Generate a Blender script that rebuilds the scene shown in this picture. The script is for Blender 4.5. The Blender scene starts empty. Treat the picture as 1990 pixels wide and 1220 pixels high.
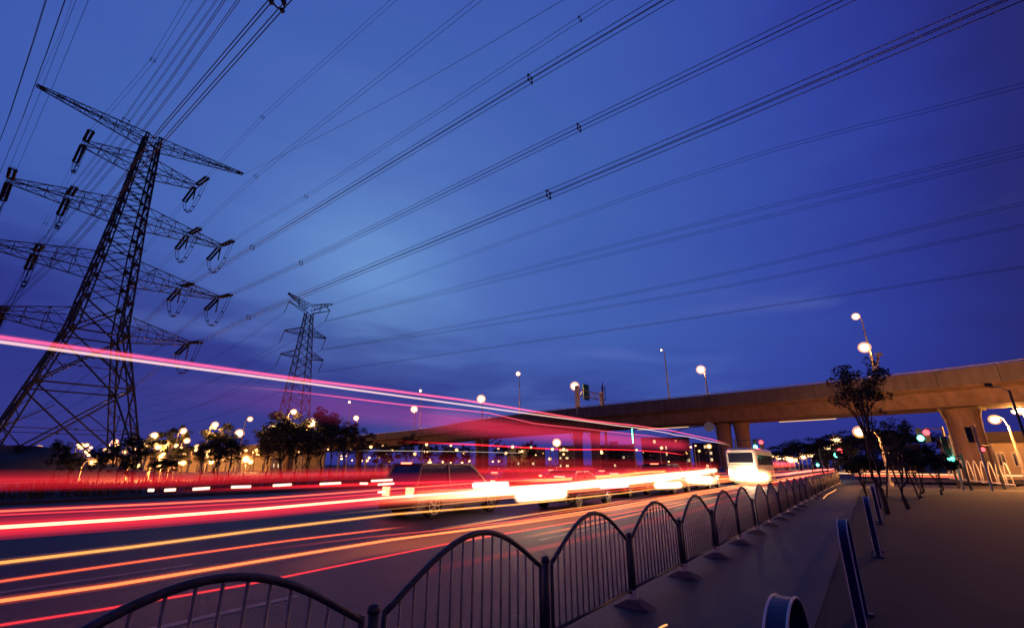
import bpy, math, random
from mathutils import Vector, Matrix
R = math.radians
random.seed(7)
S = bpy.context.scene
COL = S.collection
PI = math.pi

# ---------------------------------------------------------------- camera
EYE = 1.7
PITCH = R(18.2)
FPX = 890.0                      # focal length in photograph pixels (1990 wide)
cd = bpy.data.cameras.new('camera')
cam = bpy.data.objects.new('camera', cd)
COL.objects.link(cam)
cam.location = (0, 0, EYE)
cam.rotation_euler = (R(90) + PITCH, 0, 0)
cd.sensor_width = 36
cd.lens = 36 * FPX / 1990
cd.clip_start = 0.05
cd.clip_end = 6000
S.camera = cam

# ---------------------------------------------------------------- world: dusk sky
W = bpy.data.worlds.new('World')
S.world = W
W.use_nodes = True
nt = W.node_tree
nt.nodes.clear()
N = nt.nodes.new
LK = nt.links.new


def mth(op, a, b=None, c=None, clamp=False):
    n = N('ShaderNodeMath')
    n.operation = op
    n.use_clamp = clamp
    for i, v in enumerate((a, b, c)):
        if v is None:
            continue
        if isinstance(v, (int, float)):
            n.inputs[i].default_value = v
        else:
            LK(v, n.inputs[i])
    return n.outputs[0]


def sramp(fac, stops, interp='LINEAR'):
    n = N('ShaderNodeValToRGB')
    n.color_ramp.interpolation = interp
    els = n.color_ramp.elements
    while len(els) < len(stops):
        els.new(0.5)
    for e, (p, c) in zip(els, stops):
        e.position = p
        e.color = (*c, 1)
    LK(fac, n.inputs[0])
    return n.outputs[0]


def smix(fac, a, b, mode='MIX'):
    n = N('ShaderNodeMix')
    n.data_type = 'RGBA'
    n.blend_type = mode
    if isinstance(fac, (int, float)):
        n.inputs[0].default_value = fac
    else:
        LK(fac, n.inputs[0])
    for i, v in ((6, a), (7, b)):
        if isinstance(v, tuple):
            n.inputs[i].default_value = (*v, 1)
        else:
            LK(v, n.inputs[i])
    return n.outputs[2]


tc = N('ShaderNodeTexCoord')
sep = N('ShaderNodeSeparateXYZ')
LK(tc.outputs['Generated'], sep.inputs[0])
dotn = N('ShaderNodeVectorMath')
dotn.operation = 'DOT_PRODUCT'
LK(tc.outputs['Generated'], dotn.inputs[0])
gd = Vector((-0.30, 0.90, 0.37)).normalized()      # the afterglow
dotn.inputs[1].default_value = gd
ang = mth('DIVIDE', mth('ARCCOSINE', dotn.outputs['Value']), PI)   # 0..1
# stretched cloud noise on a plane above
mp = N('ShaderNodeMapping')
mp.inputs['Scale'].default_value = (1.6, 1.3, 7.0)
mp.inputs['Rotation'].default_value = (R(6), R(-9), 0)
LK(tc.outputs['Generated'], mp.inputs[0])
no = N('ShaderNodeTexNoise')
no.inputs['Scale'].default_value = 1.7
no.inputs['Detail'].default_value = 6
no.inputs['Roughness'].default_value = 0.5
no.inputs['Distortion'].default_value = 0.35
LK(mp.outputs[0], no.inputs[0])
cl = mth('SUBTRACT', no.outputs['Fac'], 0.5)
ang2 = mth('MULTIPLY_ADD', cl, 0.055, ang)
base = sramp(ang2, [(0.0, (.150, .300, .640)), (0.045, (.108, .222, .560)), (0.09, (.068, .140, .470)),
                    (0.15, (.053, .116, .435)), (0.22, (.043, .092, .405)), (0.275, (.033, .062, .365)),
                    (0.32, (.024, .038, .290)), (0.355, (.019, .022, .170)), (0.42, (.017, .019, .11)), (1.0, (.014, .016, .08))], 'B_SPLINE')
# darker bank of cloud near the horizon, thinner where the afterglow is
z2 = mth('MULTIPLY_ADD', cl, 0.34, sep.outputs[2])
azf = mth('MULTIPLY_ADD', sep.outputs[0], 0.22, z2)
low = sramp(azf, [(0.0, (.95,) * 3), (0.06, (.92,) * 3), (0.15, (.66,) * 3), (0.24, (.2,) * 3), (0.33, (0,) * 3)], 'EASE')
dark = smix(mth('MULTIPLY', low, 0.95), base, (.020, .022, .215))
# pale streaks low over the viaduct
st = sramp(no.outputs['Fac'], [(0.50, (0,) * 3), (0.72, (1,) * 3)], 'EASE')
hz = sramp(sep.outputs[2], [(0.0, (0,) * 3), (0.10, (.5,) * 3), (0.20, (.75,) * 3), (0.42, (0,) * 3)], 'EASE')
streak = mth('MULTIPLY', st, hz)
fin = smix(mth('MULTIPLY', streak, 0.65), dark, (.105, .150, .46))
bg = N('ShaderNodeBackground')
LK(fin, bg.inputs[0])
bg.inputs[1].default_value = 1.0
# a trace of the physical twilight sky on top
sk = N('ShaderNodeTexSky')
sk.sky_type = 'NISHITA'
sk.sun_disc = False
sk.sun_elevation = R(-4)
sk.sun_rotation = R(-25)
bg2 = N('ShaderNodeBackground')
LK(sk.outputs[0], bg2.inputs[0])
bg2.inputs[1].default_value = 0.05
ad = N('ShaderNodeAddShader')
LK(bg.outputs[0], ad.inputs[0])
LK(bg2.outputs[0], ad.inputs[1])
wo = N('ShaderNodeOutputWorld')
LK(ad.outputs[0], wo.inputs[0])

S.view_settings.view_transform = 'Standard'
S.view_settings.look = 'None'
S.view_settings.exposure = 0
S.view_settings.gamma = 1
S.view_settings.use_curve_mapping = False
S.cycles.transparent_max_bounces = 96
S.cycles.max_bounces = 6


# ---------------------------------------------------------------- measuring helpers
def ray(px, py):
    x = (px - 995) / FPX
    u = (610 - py) / FPX
    return Vector((x, math.cos(PITCH) - u * math.sin(PITCH), math.sin(PITCH) + u * math.cos(PITCH)))


def at_z(px, py, z):
    r = ray(px, py)
    t = (z - EYE) / r.z
    return Vector((r.x * t, r.y * t, z))


def at_d(px, py, D):
    r = ray(px, py)
    t = D / math.hypot(r.x, r.y)
    return Vector((r.x * t, r.y * t, EYE + r.z * t))


AZ = R(36.5)
RD = Vector((math.sin(AZ), math.cos(AZ), 0))        # along the road
RN = Vector((-RD.y, RD.x, 0))                       # to the left of it


def at_lane(px, py, L):
    r = ray(px, py)
    t = L / (r.x * RN.x + r.y * RN.y)
    return Vector((r.x * t, r.y * t, EYE + r.z * t))


def road(s, L, z=0):
    return RD * s + RN * L + Vector((0, 0, z))


# ---------------------------------------------------------------- mesh helpers
class MB:
    def __init__(s):
        s.v = []
        s.f = []

    def add(s, vs, fs):
        o = len(s.v)
        s.v += [tuple(p) for p in vs]
        s.f += [tuple(i + o for i in f) for f in fs]
        return s

    def box(s, c, d, rz=0, taper=1.0):
        c = Vector(c)
        M = Matrix.Rotation(rz, 3, 'Z')
        vs = []
        for k in (-1, 1):
            t = taper if k == 1 else 1.0
            for x, y in ((-1, -1), (1, -1), (1, 1), (-1, 1)):
                vs.append(c + M @ Vector((x * d[0] / 2 * t, y * d[1] / 2 * t, k * d[2] / 2)))
        return s.add(vs, [(3, 2, 1, 0), (4, 5, 6, 7), (0, 1, 5, 4), (1, 2, 6, 5), (2, 3, 7, 6), (3, 0, 4, 7)])

    def bar(s, p, q, w, h=None, n=4):
        return s.tube([p, q], w / 2 * (1.414 if n == 4 else 1), n)

    def tube(s, pts, r, n=6, sz=1.0, cap=True):
        pts = [Vector(p) for p in pts]
        rs = r if isinstance(r, (list, tuple)) else [r] * len(pts)
        vs = []
        m = len(pts)
        for i, p in enumerate(pts):
            t = (pts[min(i + 1, m - 1)] - pts[max(i - 1, 0)])
            t = t.normalized() if t.length > 1e-9 else Vector((0, 0, 1))
            up = Vector((0, 0, 1)) if abs(t.z) < 0.95 else Vector((1, 0, 0))
            a = t.cross(up).normalized()
            b = a.cross(t).normalized()
            for k in range(n):
                an = 2 * PI * (k + .5) / n
                vs.append(p + a * math.cos(an) * rs[i] + b * math.sin(an) * rs[i] * sz)
        fs = []
        for i in range(m - 1):
            for k in range(n):
                k2 = (k + 1) % n
                fs.append((i * n + k, i * n + k2, (i + 1) * n + k2, (i + 1) * n + k))
        if cap:
            fs.append(tuple(range(n - 1, -1, -1)))
            fs.append(tuple((m - 1) * n + k for k in range(n)))
        return s.add(vs, fs)

    def ball(s, c, r, u=10, v=6, sz=1.0):
        c = Vector(c)
        vs = [c + Vector((0, 0, r * sz))]
        for i in range(1, v):
            th = PI * i / v
            for k in range(u):
                ph = 2 * PI * k / u
                vs.append(c + Vector((math.sin(th) * math.cos(ph) * r, math.sin(th) * math.sin(ph) * r, math.cos(th) * r * sz)))
        vs.append(c - Vector((0, 0, r * sz)))
        fs = [(0, 1 + k, 1 + (k + 1) % u) for k in range(u)]
        for i in range(v - 2):
            for k in range(u):
                a = 1 + i * u
                fs.append((a + k, a + u + k, a + u + (k + 1) % u, a + (k + 1) % u))
        a = 1 + (v - 2) * u
        fs += [(a + (k + 1) % u, a + k, len(vs) - 1) for k in range(u)]
        return s.add(vs, fs)

    def prism(s, prof, y0, y1, shrink=None):
        """profile in (x,z) extruded along y"""
        n = len(prof)
        vs = [(x, y0, z) for x, z in prof] + [(x, y1, z) for x, z in prof]
        fs = [tuple(range(n)), tuple(range(2 * n - 1, n - 1, -1))]
        fs += [(i, i + n, (i + 1) % n + n, (i + 1) % n) for i in range(n)]
        return s.add(vs, fs)

    def quad(s, a, b, c, d):
        return s.add([a, b, c, d], [(0, 1, 2, 3)])

    def mesh(s, name):
        m = bpy.data.meshes.new(name)
        m.from_pydata(s.v, [], s.f)
        m.update()
        return m

    def build(s, name, mat, parent=None, smooth=False, off=None, bevel=0):
        if off is not None:
            s.v = [(x - off[0], y - off[1], z - off[2]) for x, y, z in s.v]
        m = s.mesh(name)
        if mat:
            m.materials.append(mat)
        if smooth:
            m.polygons.foreach_set('use_smooth', [True] * len(m.polygons))
        o = bpy.data.objects.new(name, m)
        COL.objects.link(o)
        if parent is not None:
            o.parent = parent
        if bevel:
            b = o.modifiers.new('bevel', 'BEVEL')
            b.width = bevel
            b.segments = 2
            b.limit_method = 'ANGLE'
        return o


def tag(o, label=None, cat=None, group=None, kind=None):
    if label:
        o['label'] = label
    if cat:
        o['category'] = cat
    if group:
        o['group'] = group
    if kind:
        o['kind'] = kind
    return o


def thing(name, loc, label, cat, group=None, rz=0):
    o = bpy.data.objects.new(name, None)
    COL.objects.link(o)
    o.location = loc
    o.rotation_euler = (0, 0, rz)
    o.empty_display_size = 0.2
    return tag(o, label, cat, group)


def kids(o):
    return [c for c in COL.objects if c.parent == o]


def dup(src, loc, rz=None, label=None, scale=None, chl=None):
    r = src.copy()
    COL.objects.link(r)
    r.location = loc
    if rz is not None:
        r.rotation_euler = (0, 0, rz)
    if scale is not None:
        r.scale = scale
    if label:
        r['label'] = label
    for c in (chl if chl is not None else kids(src)):
        k = c.copy()
        COL.objects.link(k)
        k.parent = r
        for g in kids(c):
            q = g.copy()
            COL.objects.link(q)
            q.parent = k
    return r


# ---------------------------------------------------------------- materials
MATS = {}


def mat(name, col, rough=0.6, metal=0.0, spec=0.5, noise=None, bump=0.0, nscale=8.0, var=0.25, coat=0):
    m = bpy.data.materials.new(name)
    m.use_nodes = True
    t = m.node_tree
    b = t.nodes['Principled BSDF']
    b.inputs['Base Color'].default_value = (*col, 1)
    b.inputs['Roughness'].default_value = rough
    b.inputs['Metallic'].default_value = metal
    b.inputs['Specular IOR Level'].default_value = spec
    if coat:
        b.inputs['Coat Weight'].default_value = coat
    co = t.nodes.new('ShaderNodeTexCoord')
    n1 = t.nodes.new('ShaderNodeTexNoise')
    n1.inputs['Scale'].default_value = nscale
    n1.inputs['Detail'].default_value = 8
    n1.inputs['Roughness'].default_value = 0.65
    t.links.new(co.outputs['Object'], n1.inputs[0])
    rp = t.nodes.new('ShaderNodeValToRGB')
    rp.color_ramp.elements[0].position = 0.3
    rp.color_ramp.elements[1].position = 0.7
    rp.color_ramp.elements[0].color = (*[c * (1 - var) for c in col], 1)
    rp.color_ramp.elements[1].color = (*[min(1, c * (1 + var)) for c in col], 1)
    t.links.new(n1.outputs['Fac'], rp.inputs[0])
    t.links.new(rp.outputs[0], b.inputs['Base Color'])
    mr = t.nodes.new('ShaderNodeMapRange')
    mr.inputs['To Min'].default_value = max(0, rough - .1)
    mr.inputs['To Max'].default_value = min(1, rough + .1)
    t.links.new(n1.outputs['Fac'], mr.inputs[0])
    t.links.new(mr.outputs[0], b.inputs['Roughness'])
    if bump:
        n2 = t.nodes.new('ShaderNodeTexNoise')
        n2.inputs['Scale'].default_value = nscale * 12
        n2.inputs['Detail'].default_value = 4
        t.links.new(co.outputs['Object'], n2.inputs[0])
        bp = t.nodes.new('ShaderNodeBump')
        bp.inputs['Strength'].default_value = bump
        bp.inputs['Distance'].default_value = 0.02
        t.links.new(n2.outputs['Fac'], bp.inputs['Height'])
        t.links.new(bp.outputs[0], b.inputs['Normal'])
    MATS[name] = m
    return m


def emis(name, col, st):
    if name in MATS:
        return MATS[name]
    m = bpy.data.materials.new(name)
    m.use_nodes = True
    t = m.node_tree
    t.nodes.clear()
    e = t.nodes.new('ShaderNodeEmission')
    e.inputs[0].default_value = (*col, 1)
    e.inputs[1].default_value = st
    o = t.nodes.new('ShaderNodeOutputMaterial')
    t.links.new(e.outputs[0], o.inputs[0])
    MATS[name] = m
    return m


def glowmat(col, st, along=0.0, endfade=0.0):
    """light hanging in the air: emission added to full transparency"""
    key = 'light_%s_%.3f_%.2f_%.2f' % ('_'.join('%.2f' % c for c in col), st, along, endfade)
    if key in MATS:
        return MATS[key]
    m = bpy.data.materials.new(key)
    m.use_nodes = True
    t = m.node_tree
    t.nodes.clear()
    e = t.nodes.new('ShaderNodeEmission')
    e.inputs[0].default_value = (*col, 1)
    e.inputs[1].default_value = st
    if along or endfade:
        co = t.nodes.new('ShaderNodeTexCoord')
        sx = t.nodes.new('ShaderNodeSeparateXYZ')
        t.links.new(co.outputs['Generated'], sx.inputs[0])
        rp = t.nodes.new('ShaderNodeValToRGB')
        rp.color_ramp.interpolation = 'EASE'
        E_ = rp.color_ramp.elements
        E_[0].position = 0
        E_[0].color = (0, 0, 0, 1) if along else (1, 1, 1, 1)
        E_[1].position = 1
        E_[1].color = (0, 0, 0, 1) if endfade else (1, 1, 1, 1)
        if along:
            e_ = E_.new(along)
            e_.color = (1, 1, 1, 1)
        if endfade:
            e_ = E_.new(1 - endfade)
            e_.color = (1, 1, 1, 1)
        t.links.new(sx.outputs[0], rp.inputs[0])
        mu = t.nodes.new('ShaderNodeMath')
        mu.operation = 'MULTIPLY'
        mu.inputs[1].default_value = st
        t.links.new(rp.outputs[0], mu.inputs[0])
        t.links.new(mu.outputs[0], e.inputs[1])
    tr = t.nodes.new('ShaderNodeBsdfTransparent')
    a = t.nodes.new('ShaderNodeAddShader')
    t.links.new(e.outputs[0], a.inputs[0])
    t.links.new(tr.outputs[0], a.inputs[1])
    o = t.nodes.new('ShaderNodeOutputMaterial')
    t.links.new(a.outputs[0], o.inputs[0])
    MATS[key] = m
    return m


steel = mat('galvanised_steel', (.055, .055, .05), .55, .3, nscale=3)
steel_far = mat('weathered_steel', (.07, .07, .08), .6, .2, nscale=2)
cable = mat('conductor', (.03, .03, .035), .5, .4)
porcelain = mat('insulator_glaze', (.045, .035, .03), .35)
asphalt = mat('asphalt', (.026, .027, .028), .62, nscale=1.3, var=.3, bump=.5)
earth = mat('earth', (.07, .065, .055), .95, nscale=.4, var=.3)
paving = mat('paving', (.022, .023, .025), .9, nscale=2.0, var=.35, bump=.3)
_t = paving.node_tree
_b = _t.nodes['Principled BSDF']
_br = _t.nodes.new('ShaderNodeTexBrick')
_br.inputs['Scale'].default_value = 2.2
_br.inputs['Mortar Size'].default_value = .012
_br.inputs['Color1'].default_value = (1, 1, 1, 1)
_br.inputs['Color2'].default_value = (.72, .72, .74, 1)
_br.inputs['Mortar'].default_value = (.35, .35, .35, 1)
_co = _t.nodes.new('ShaderNodeTexCoord')
_mp = _t.nodes.new('ShaderNodeMapping')
_mp.inputs['Rotation'].default_value = (0, 0, AZ)
_t.links.new(_co.outputs['Object'], _mp.inputs[0])
_t.links.new(_mp.outputs[0], _br.inputs[0])
_mx = _t.nodes.new('ShaderNodeMix')
_mx.data_type = 'RGBA'
_mx.blend_type = 'MULTIPLY'
_mx.inputs[0].default_value = .8
_src = _b.inputs['Base Color'].links[0].from_socket
_t.links.new(_src, _mx.inputs[6])
_t.links.new(_br.outputs[0], _mx.inputs[7])
_t.links.new(_mx.outputs[2], _b.inputs['Base Color'])
kerbm = mat('kerb_stone', (.055, .055, .055), .75, nscale=4)
paint = mat('road_paint', (.20, .20, .19), .6, nscale=9, var=.5)
concrete = mat('concrete', (.25, .165, .135), .8, nscale=.6, var=.22, bump=.15)
concrete2 = mat('parapet_concrete', (.15, .120, .110), .8, nscale=.8, var=.2, bump=.15)
railp = mat('rail_paint', (.05, .055, .08), .42, .1, nscale=14, var=.5, bump=.25)
railblue = mat('blue_rail_paint', (.006, .010, .065), .45, .1, nscale=15, var=.25)
barp = mat('bar_paint', (.30, .26, .24), .4, .2, nscale=30, var=.3)
footm = mat('cast_foot', (.13, .11, .10), .8, nscale=15, var=.3, bump=.3)
capm = mat('foot_collar', (.72, .66, .58), .6, nscale=15)
polem = mat('pole_paint', (.45, .40, .35), .45, .3, nscale=3)
dpole = mat('dark_pole', (.06, .06, .065), .5, .3, nscale=3)
headm = mat('lamp_housing', (.2, .2, .2), .5, .4)
whitem = mat('white_rail_paint', (.75, .73, .70), .4, nscale=12, var=.12)
bark = mat('bark', (.07, .05, .04), .9, nscale=10, var=.4)
leafm = mat('leaves', (.055, .075, .03), .7, nscale=3, var=.5)
leafd = mat('dark_leaves', (.030, .040, .020), .75, nscale=3, var=.5)
grassm = mat('verge_grass', (.09, .09, .045), .8, nscale=3, var=.5)
beige = mat('beige_render', (.55, .45, .32), .85, nscale=.7, var=.12)
bdark = mat('dark_render', (.10, .09, .09), .85, nscale=.5, var=.2)
roofm = mat('roof_tiles', (.08, .06, .055), .8, nscale=2)
glassd = mat('dark_glass', (.015, .016, .02), .08, 0, 1.0)
signg = mat('green_sign', (.01, .10, .06), .5)
signw = mat('grey_disc', (.35, .36, .38), .5)
silver = mat('silver_paint', (.17, .15, .16), .28, .6, coat=.6, nscale=30, var=.05)
darkcar = mat('dark_paint', (.03, .03, .04), .25, .3, coat=.8, nscale=30, var=.05)
redcar = mat('maroon_paint', (.16, .015, .02), .28, .3, coat=.8, nscale=30, var=.05)
whitecar = mat('white_paint', (.72, .70, .66), .3, 0, coat=.7, nscale=20, var=.05)
rubber = mat('rubber', (.02, .02, .02), .85)
rimm = mat('alloy', (.4, .4, .4), .35, .8)
black = mat('black_plastic', (.02, .02, .022), .6)
plate = mat('plate_blue', (.05, .12, .4), .5)
L_SOD = emis('sodium_lamp', (1.0, .58, .24), 14)
L_SODF = emis('far_sodium_lamp', (1.0, .52, .18), 7)
L_WHT = emis('white_lamp', (1.0, .82, .62), 16)
L_RED = emis('red_lamp', (1.0, .05, .06), 6)
L_GRN = emis('green_lamp', (.12, 1.0, .62), 8)
L_TAIL = emis('tail_lamp', (1.0, .10, .05), 9)
L_TAILW = emis('hot_lamp', (1.0, .80, .55), 12)
L_WIN = emis('lit_window', (1.0, .70, .38), 1.1)

for m_ in (concrete, concrete2):
    _t = m_.node_tree
    _b = _t.nodes['Principled BSDF']
    _co = _t.nodes.new('ShaderNodeTexCoord')
    _mp = _t.nodes.new('ShaderNodeMapping')
    _mp.inputs['Scale'].default_value = (1.4, 1.4, .16)
    _no = _t.nodes.new('ShaderNodeTexNoise')
    _no.inputs['Scale'].default_value = 1.2
    _no.inputs['Detail'].default_value = 6
    _rp = _t.nodes.new('ShaderNodeValToRGB')
    _rp.color_ramp.elements[0].position = .38
    _rp.color_ramp.elements[0].color = (.50, .48, .46, 1)
    _rp.color_ramp.elements[1].position = .58
    _mx = _t.nodes.new('ShaderNodeMix')
    _mx.data_type = 'RGBA'
    _mx.blend_type = 'MULTIPLY'
    _mx.inputs[0].default_value = .45
    _src = _b.inputs['Base Color'].links[0].from_socket
    _t.links.new(_co.outputs['Object'], _mp.inputs[0])
    _t.links.new(_mp.outputs[0], _no.inputs[0])
    _t.links.new(_no.outputs['Fac'], _rp.inputs[0])
    _t.links.new(_src, _mx.inputs[6])
    _t.links.new(_rp.outputs[0], _mx.inputs[7])
    _t.links.new(_mx.outputs[2], _b.inputs['Base Color'])

# ---------------------------------------------------------------- ground
g = MB()
g.quad((-3000, -600, -.03), (3000, -600, -.03), (3000, 4000, -.03), (-3000, 4000, -.03))
tag(g.build('ground', earth), kind='structure')


def strip(L0, L1, s0, s1, z):
    m = MB()
    n = 12
    for i in range(n):
        a = s0 + (s1 - s0) * i / n
        b = s0 + (s1 - s0) * (i + 1) / n
        m.quad(road(a, L0, z), road(b, L0, z), road(b, L1, z), road(a, L1, z))
    return m


rd = strip(.95, 31, -60, 900, 0.0).build('road', asphalt)
tag(rd, kind='structure')
# cross street passing under the viaduct
x0 = road(46, 2)
cs = MB()
cs.quad(road(44, -300, -.004), road(58, -300, -.004), road(58, 300, -.004), road(44, 300, -.004))
tag(cs.build('cross_road', asphalt), kind='structure')
pv = MB()
pv.quad(road(-30, -60, .12), road(43, -60, .12), road(43, .75, .12), road(-30, .75, .12))
pv.quad(road(59, -40, .12), road(400, -40, .12), road(400, .75, .12), road(59, .75, .12))
tag(pv.build('pavement', paving), kind='structure')
for (sa, sb) in ((-30, 43), (59, 300)):
    kb = MB()
    p, q = road((sa + sb) / 2, .85, .06), 0
    kb.box(road((sa + sb) / 2, .852, .062), (.2, sb - sa, .13), -AZ)
    tag(kb.build('kerb', kerbm), kind='structure')
kb = MB()
kb.box(road(240, 31.1, .062), (.2, 640, .13), -AZ)
tag(kb.build('kerb', kerbm), kind='structure')
mkb = MB()
for L in (6.6, 10.1, 13.6):
    s = -20
    while s < 220:
        if not 40 < s < 60:
            mkb.quad(road(s, L - .07, .005), road(s + 4, L - .07, .005), road(s + 4, L + .07, .005), road(s, L + .07, .005))
        s += 10
for L in (17.2, 17.5):
    mkb.quad(road(-30, L - .07, .005), road(41, L - .07, .005), road(41, L + .07, .005), road(-30, L + .07, .005))
mkb.quad(road(41, 3, .006), road(41.4, 3, .006), road(41.4, 17, .006), road(41, 17, .006))
for k in range(14):
    L = 3.4 + k
    mkb.quad(road(42.6, L, .006), road(45.6, L, .006), road(45.6, L + .45, .006), road(42.6, L + .45, .006))
tag(mkb.build('lane_marking', paint), kind='structure')

# verge on the far side: earth bank + grass
vb = MB()
for i in range(40):
    s0_, s1_ = -60 + i * 8, -52 + i * 8
    prof = [(31.3, 0), (33.5, .35), (37, .5), (48, .25)]
    for (l0, h0), (l1, h1) in zip(prof, prof[1:]):
        vb.quad(road(s0_, l0, h0), road(s1_, l0, h0), road(s1_, l1, h1), road(s0_, l1, h1))
tag(vb.build('verge', earth), kind='structure')
gr = MB()
for i in range(26000):
    s_ = random.uniform(-15, 190)
    l_ = random.uniform(31.6, 40)
    h_ = random.uniform(.25, 1.05) * (0.6 + .4 * math.sin(s_ * .7) ** 2)
    p = road(s_, l_, .2)
    a = random.uniform(0, PI)
    w = Vector((math.cos(a), math.sin(a), 0)) * random.uniform(.03, .08)
    tip = p + Vector((random.uniform(-.2, .2), random.uniform(-.2, .2), h_))
    gr.add([p - w, p + w, tip], [(0, 1, 2)])
tag(gr.build('grass', grassm), 'rough tall grass and weeds along the far verge of the road', 'grass', kind='stuff')
# dark mound at far left
mo = MB()
c = at_d(20, 903, 88)
nv = 24
for i in range(nv + 1):
    for k in range(nv):
        a = 2 * PI * k / nv
        r_ = i / nv
        h_ = 3.6 * math.cos(min(1, r_) * PI / 2) ** 1.5 * (1 + .15 * math.sin(a * 3 + r_ * 7))
        mo.v.append((c.x + math.cos(a) * 21 * r_, c.y + math.sin(a) * 13 * r_, h_ - .04))
for i in range(nv):
    for k in range(nv):
        k2 = (k + 1) % nv
        mo.f.append((i * nv + k, i * nv + k2, (i + 1) * nv + k2, (i + 1) * nv + k))
tag(mo.build('mound', earth, smooth=True), kind='structure')


# ---------------------------------------------------------------- viaduct
def interp(pts, step=4.0):
    out = []
    n = len(pts)
    for i in range(n - 1):
        p0, p1, p2, p3 = pts[max(i - 1, 0)], pts[i], pts[i + 1], pts[min(i + 2, n - 1)]
        k = max(1, int((p2 - p1).length / step))
        for j in range(k):
            t = j / k
            out.append(.5 * ((2 * p1) + (p2 - p0) * t + (2 * p0 - 5 * p1 + 4 * p2 - p3) * t * t + (3 * p1 - p0 - 3 * p2 + p3) * t ** 3))
    out.append(pts[-1])
    return out


def dz(px, D):
    """deck-top point seen at a pixel, at distance D"""
    return at_d(px[0], px[1], D)


key = [Vector((60, -12, 10.3)), Vector((54, 12, 10.3)), Vector((47.5, 32, 10.3)), Vector((43.6, 40.6, 10.3)), Vector((37.8, 47.3, 10.3)),
       Vector((29.6, 55.8, 10.3)), Vector((21, 63.9, 10.3)), Vector((8.9, 75.6, 10.3)), Vector((.5, 84.6, 10.3)),
       Vector((-11, 101, 10.3)), Vector((-22, 118, 10.2)),
       dz((700, 846), 136), dz((560, 858), 146), dz((460, 867), 152), dz((350, 873), 158), dz((240, 884), 166), dz((150, 892), 176)]
near = interp(key, 4)
dk = []
for i, p in enumerate(near):
    t = (near[min(i + 1, len(near) - 1)] - near[max(i - 1, 0)])
    t.z = 0
    t.normalize()
    nrm = Vector((-t.y, t.x, 0))
    if nrm.dot(Vector((p.x, p.y, 0))) < 0:
        nrm = -nrm
    dk.append((p, nrm, t))
# cross section: (offset away from camera, height rel. to parapet top)
SEC_G = [(1.1, -1.35), (0.15, -1.38), (0.15, -1.62), (1.0, -1.9), (1.9, -3.25), (7.6, -3.25), (8.5, -1.9), (9.35, -1.62), (9.35, -1.38), (8.4, -1.35)]
SEC_P = [(0, 0), (0, -1.55), (.14, -1.55), (.14, -1.34), (.28, -1.34), (.2, 0)]
SEC_P2 = [(9.5, 0), (9.5, -1.55), (9.36, -1.55), (9.36, -1.34), (9.22, -1.34), (9.3, 0)]


def sweep(sec, m):
    n = len(sec)
    o = len(m.v)
    for p, nr, t in dk:
        for a, h in sec:
            m.v.append(tuple(p + nr * a + Vector((0, 0, max(h, -p.z + .02)))))
    for i in range(len(dk) - 1):
        for k in range(n):
            k2 = (k + 1) % n
            m.f.append((o + i * n + k, o + i * n + k2, o + (i + 1) * n + k2, o + (i + 1) * n + k))
    m.f.append(tuple(o + k for k in range(n)))
    m.f.append(tuple(o + (len(dk) - 1) * n + k for k in range(n - 1, -1, -1)))
    return m


via = thing('viaduct', (0, 0, 0), 'long curving concrete road viaduct on tall piers crossing the street under orange light', 'viaduct')
sweep(SEC_G, MB()).build('girder', concrete, via)
sweep(SEC_P, MB()).build('parapet', concrete2, via)
sweep(SEC_P2, MB()).build('parapet', concrete2, via)
sj = MB()
for i, (p, nr, t) in enumerate(dk):
    rz = math.atan2(t.y, t.x)
    if p.z > 9:
        sj.box(p + nr * (-.012) + Vector((0, 0, -.775)), (.05, .02, 1.54), rz)
sj.build('panel_joint', black, via)
hr = MB()
hr.tube([p + nr * .1 + Vector((0, 0, .14)) for p, nr, t in dk], .05, 6)
for p, nr, t in dk:
    hr.bar(p + nr * .1 + Vector((0, 0, -.02)), p + nr * .1 + Vector((0, 0, .14)), .05)
hr.build('handrail', polem, via)


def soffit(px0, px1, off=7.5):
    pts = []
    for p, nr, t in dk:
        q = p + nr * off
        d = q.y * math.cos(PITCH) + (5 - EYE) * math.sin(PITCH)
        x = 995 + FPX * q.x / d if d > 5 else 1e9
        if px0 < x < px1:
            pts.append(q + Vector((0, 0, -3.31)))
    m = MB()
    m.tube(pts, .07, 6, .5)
    m.build('soffit_glow', emis('painted_soffit_glow', (1, .55, .22), 1.4), via)  # self-glowing strip added in place of light falling on the girder underside


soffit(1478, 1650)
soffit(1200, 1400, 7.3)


def deck_at(px, off=4.75):
    """point on the deck line (offset off) on the bearing of pixel column px at the horizon"""
    best = None
    for i in range(len(dk) - 1):
        a = dk[i][0] + dk[i][1] * off
        b = dk[i + 1][0] + dk[i + 1][1] * off
        for j in range(8):
            q = a.lerp(b, j / 8)
            d = q.y * math.cos(PITCH) + (5 - EYE) * math.sin(PITCH)
            if d < 5:
                continue
            x = 995 + FPX * q.x / d
            if best is None or abs(x - px) < best[0]:
                best = (abs(x - px), q, dk[i][2], dk[i][1])
    return best[1], best[2], best[3]


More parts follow.
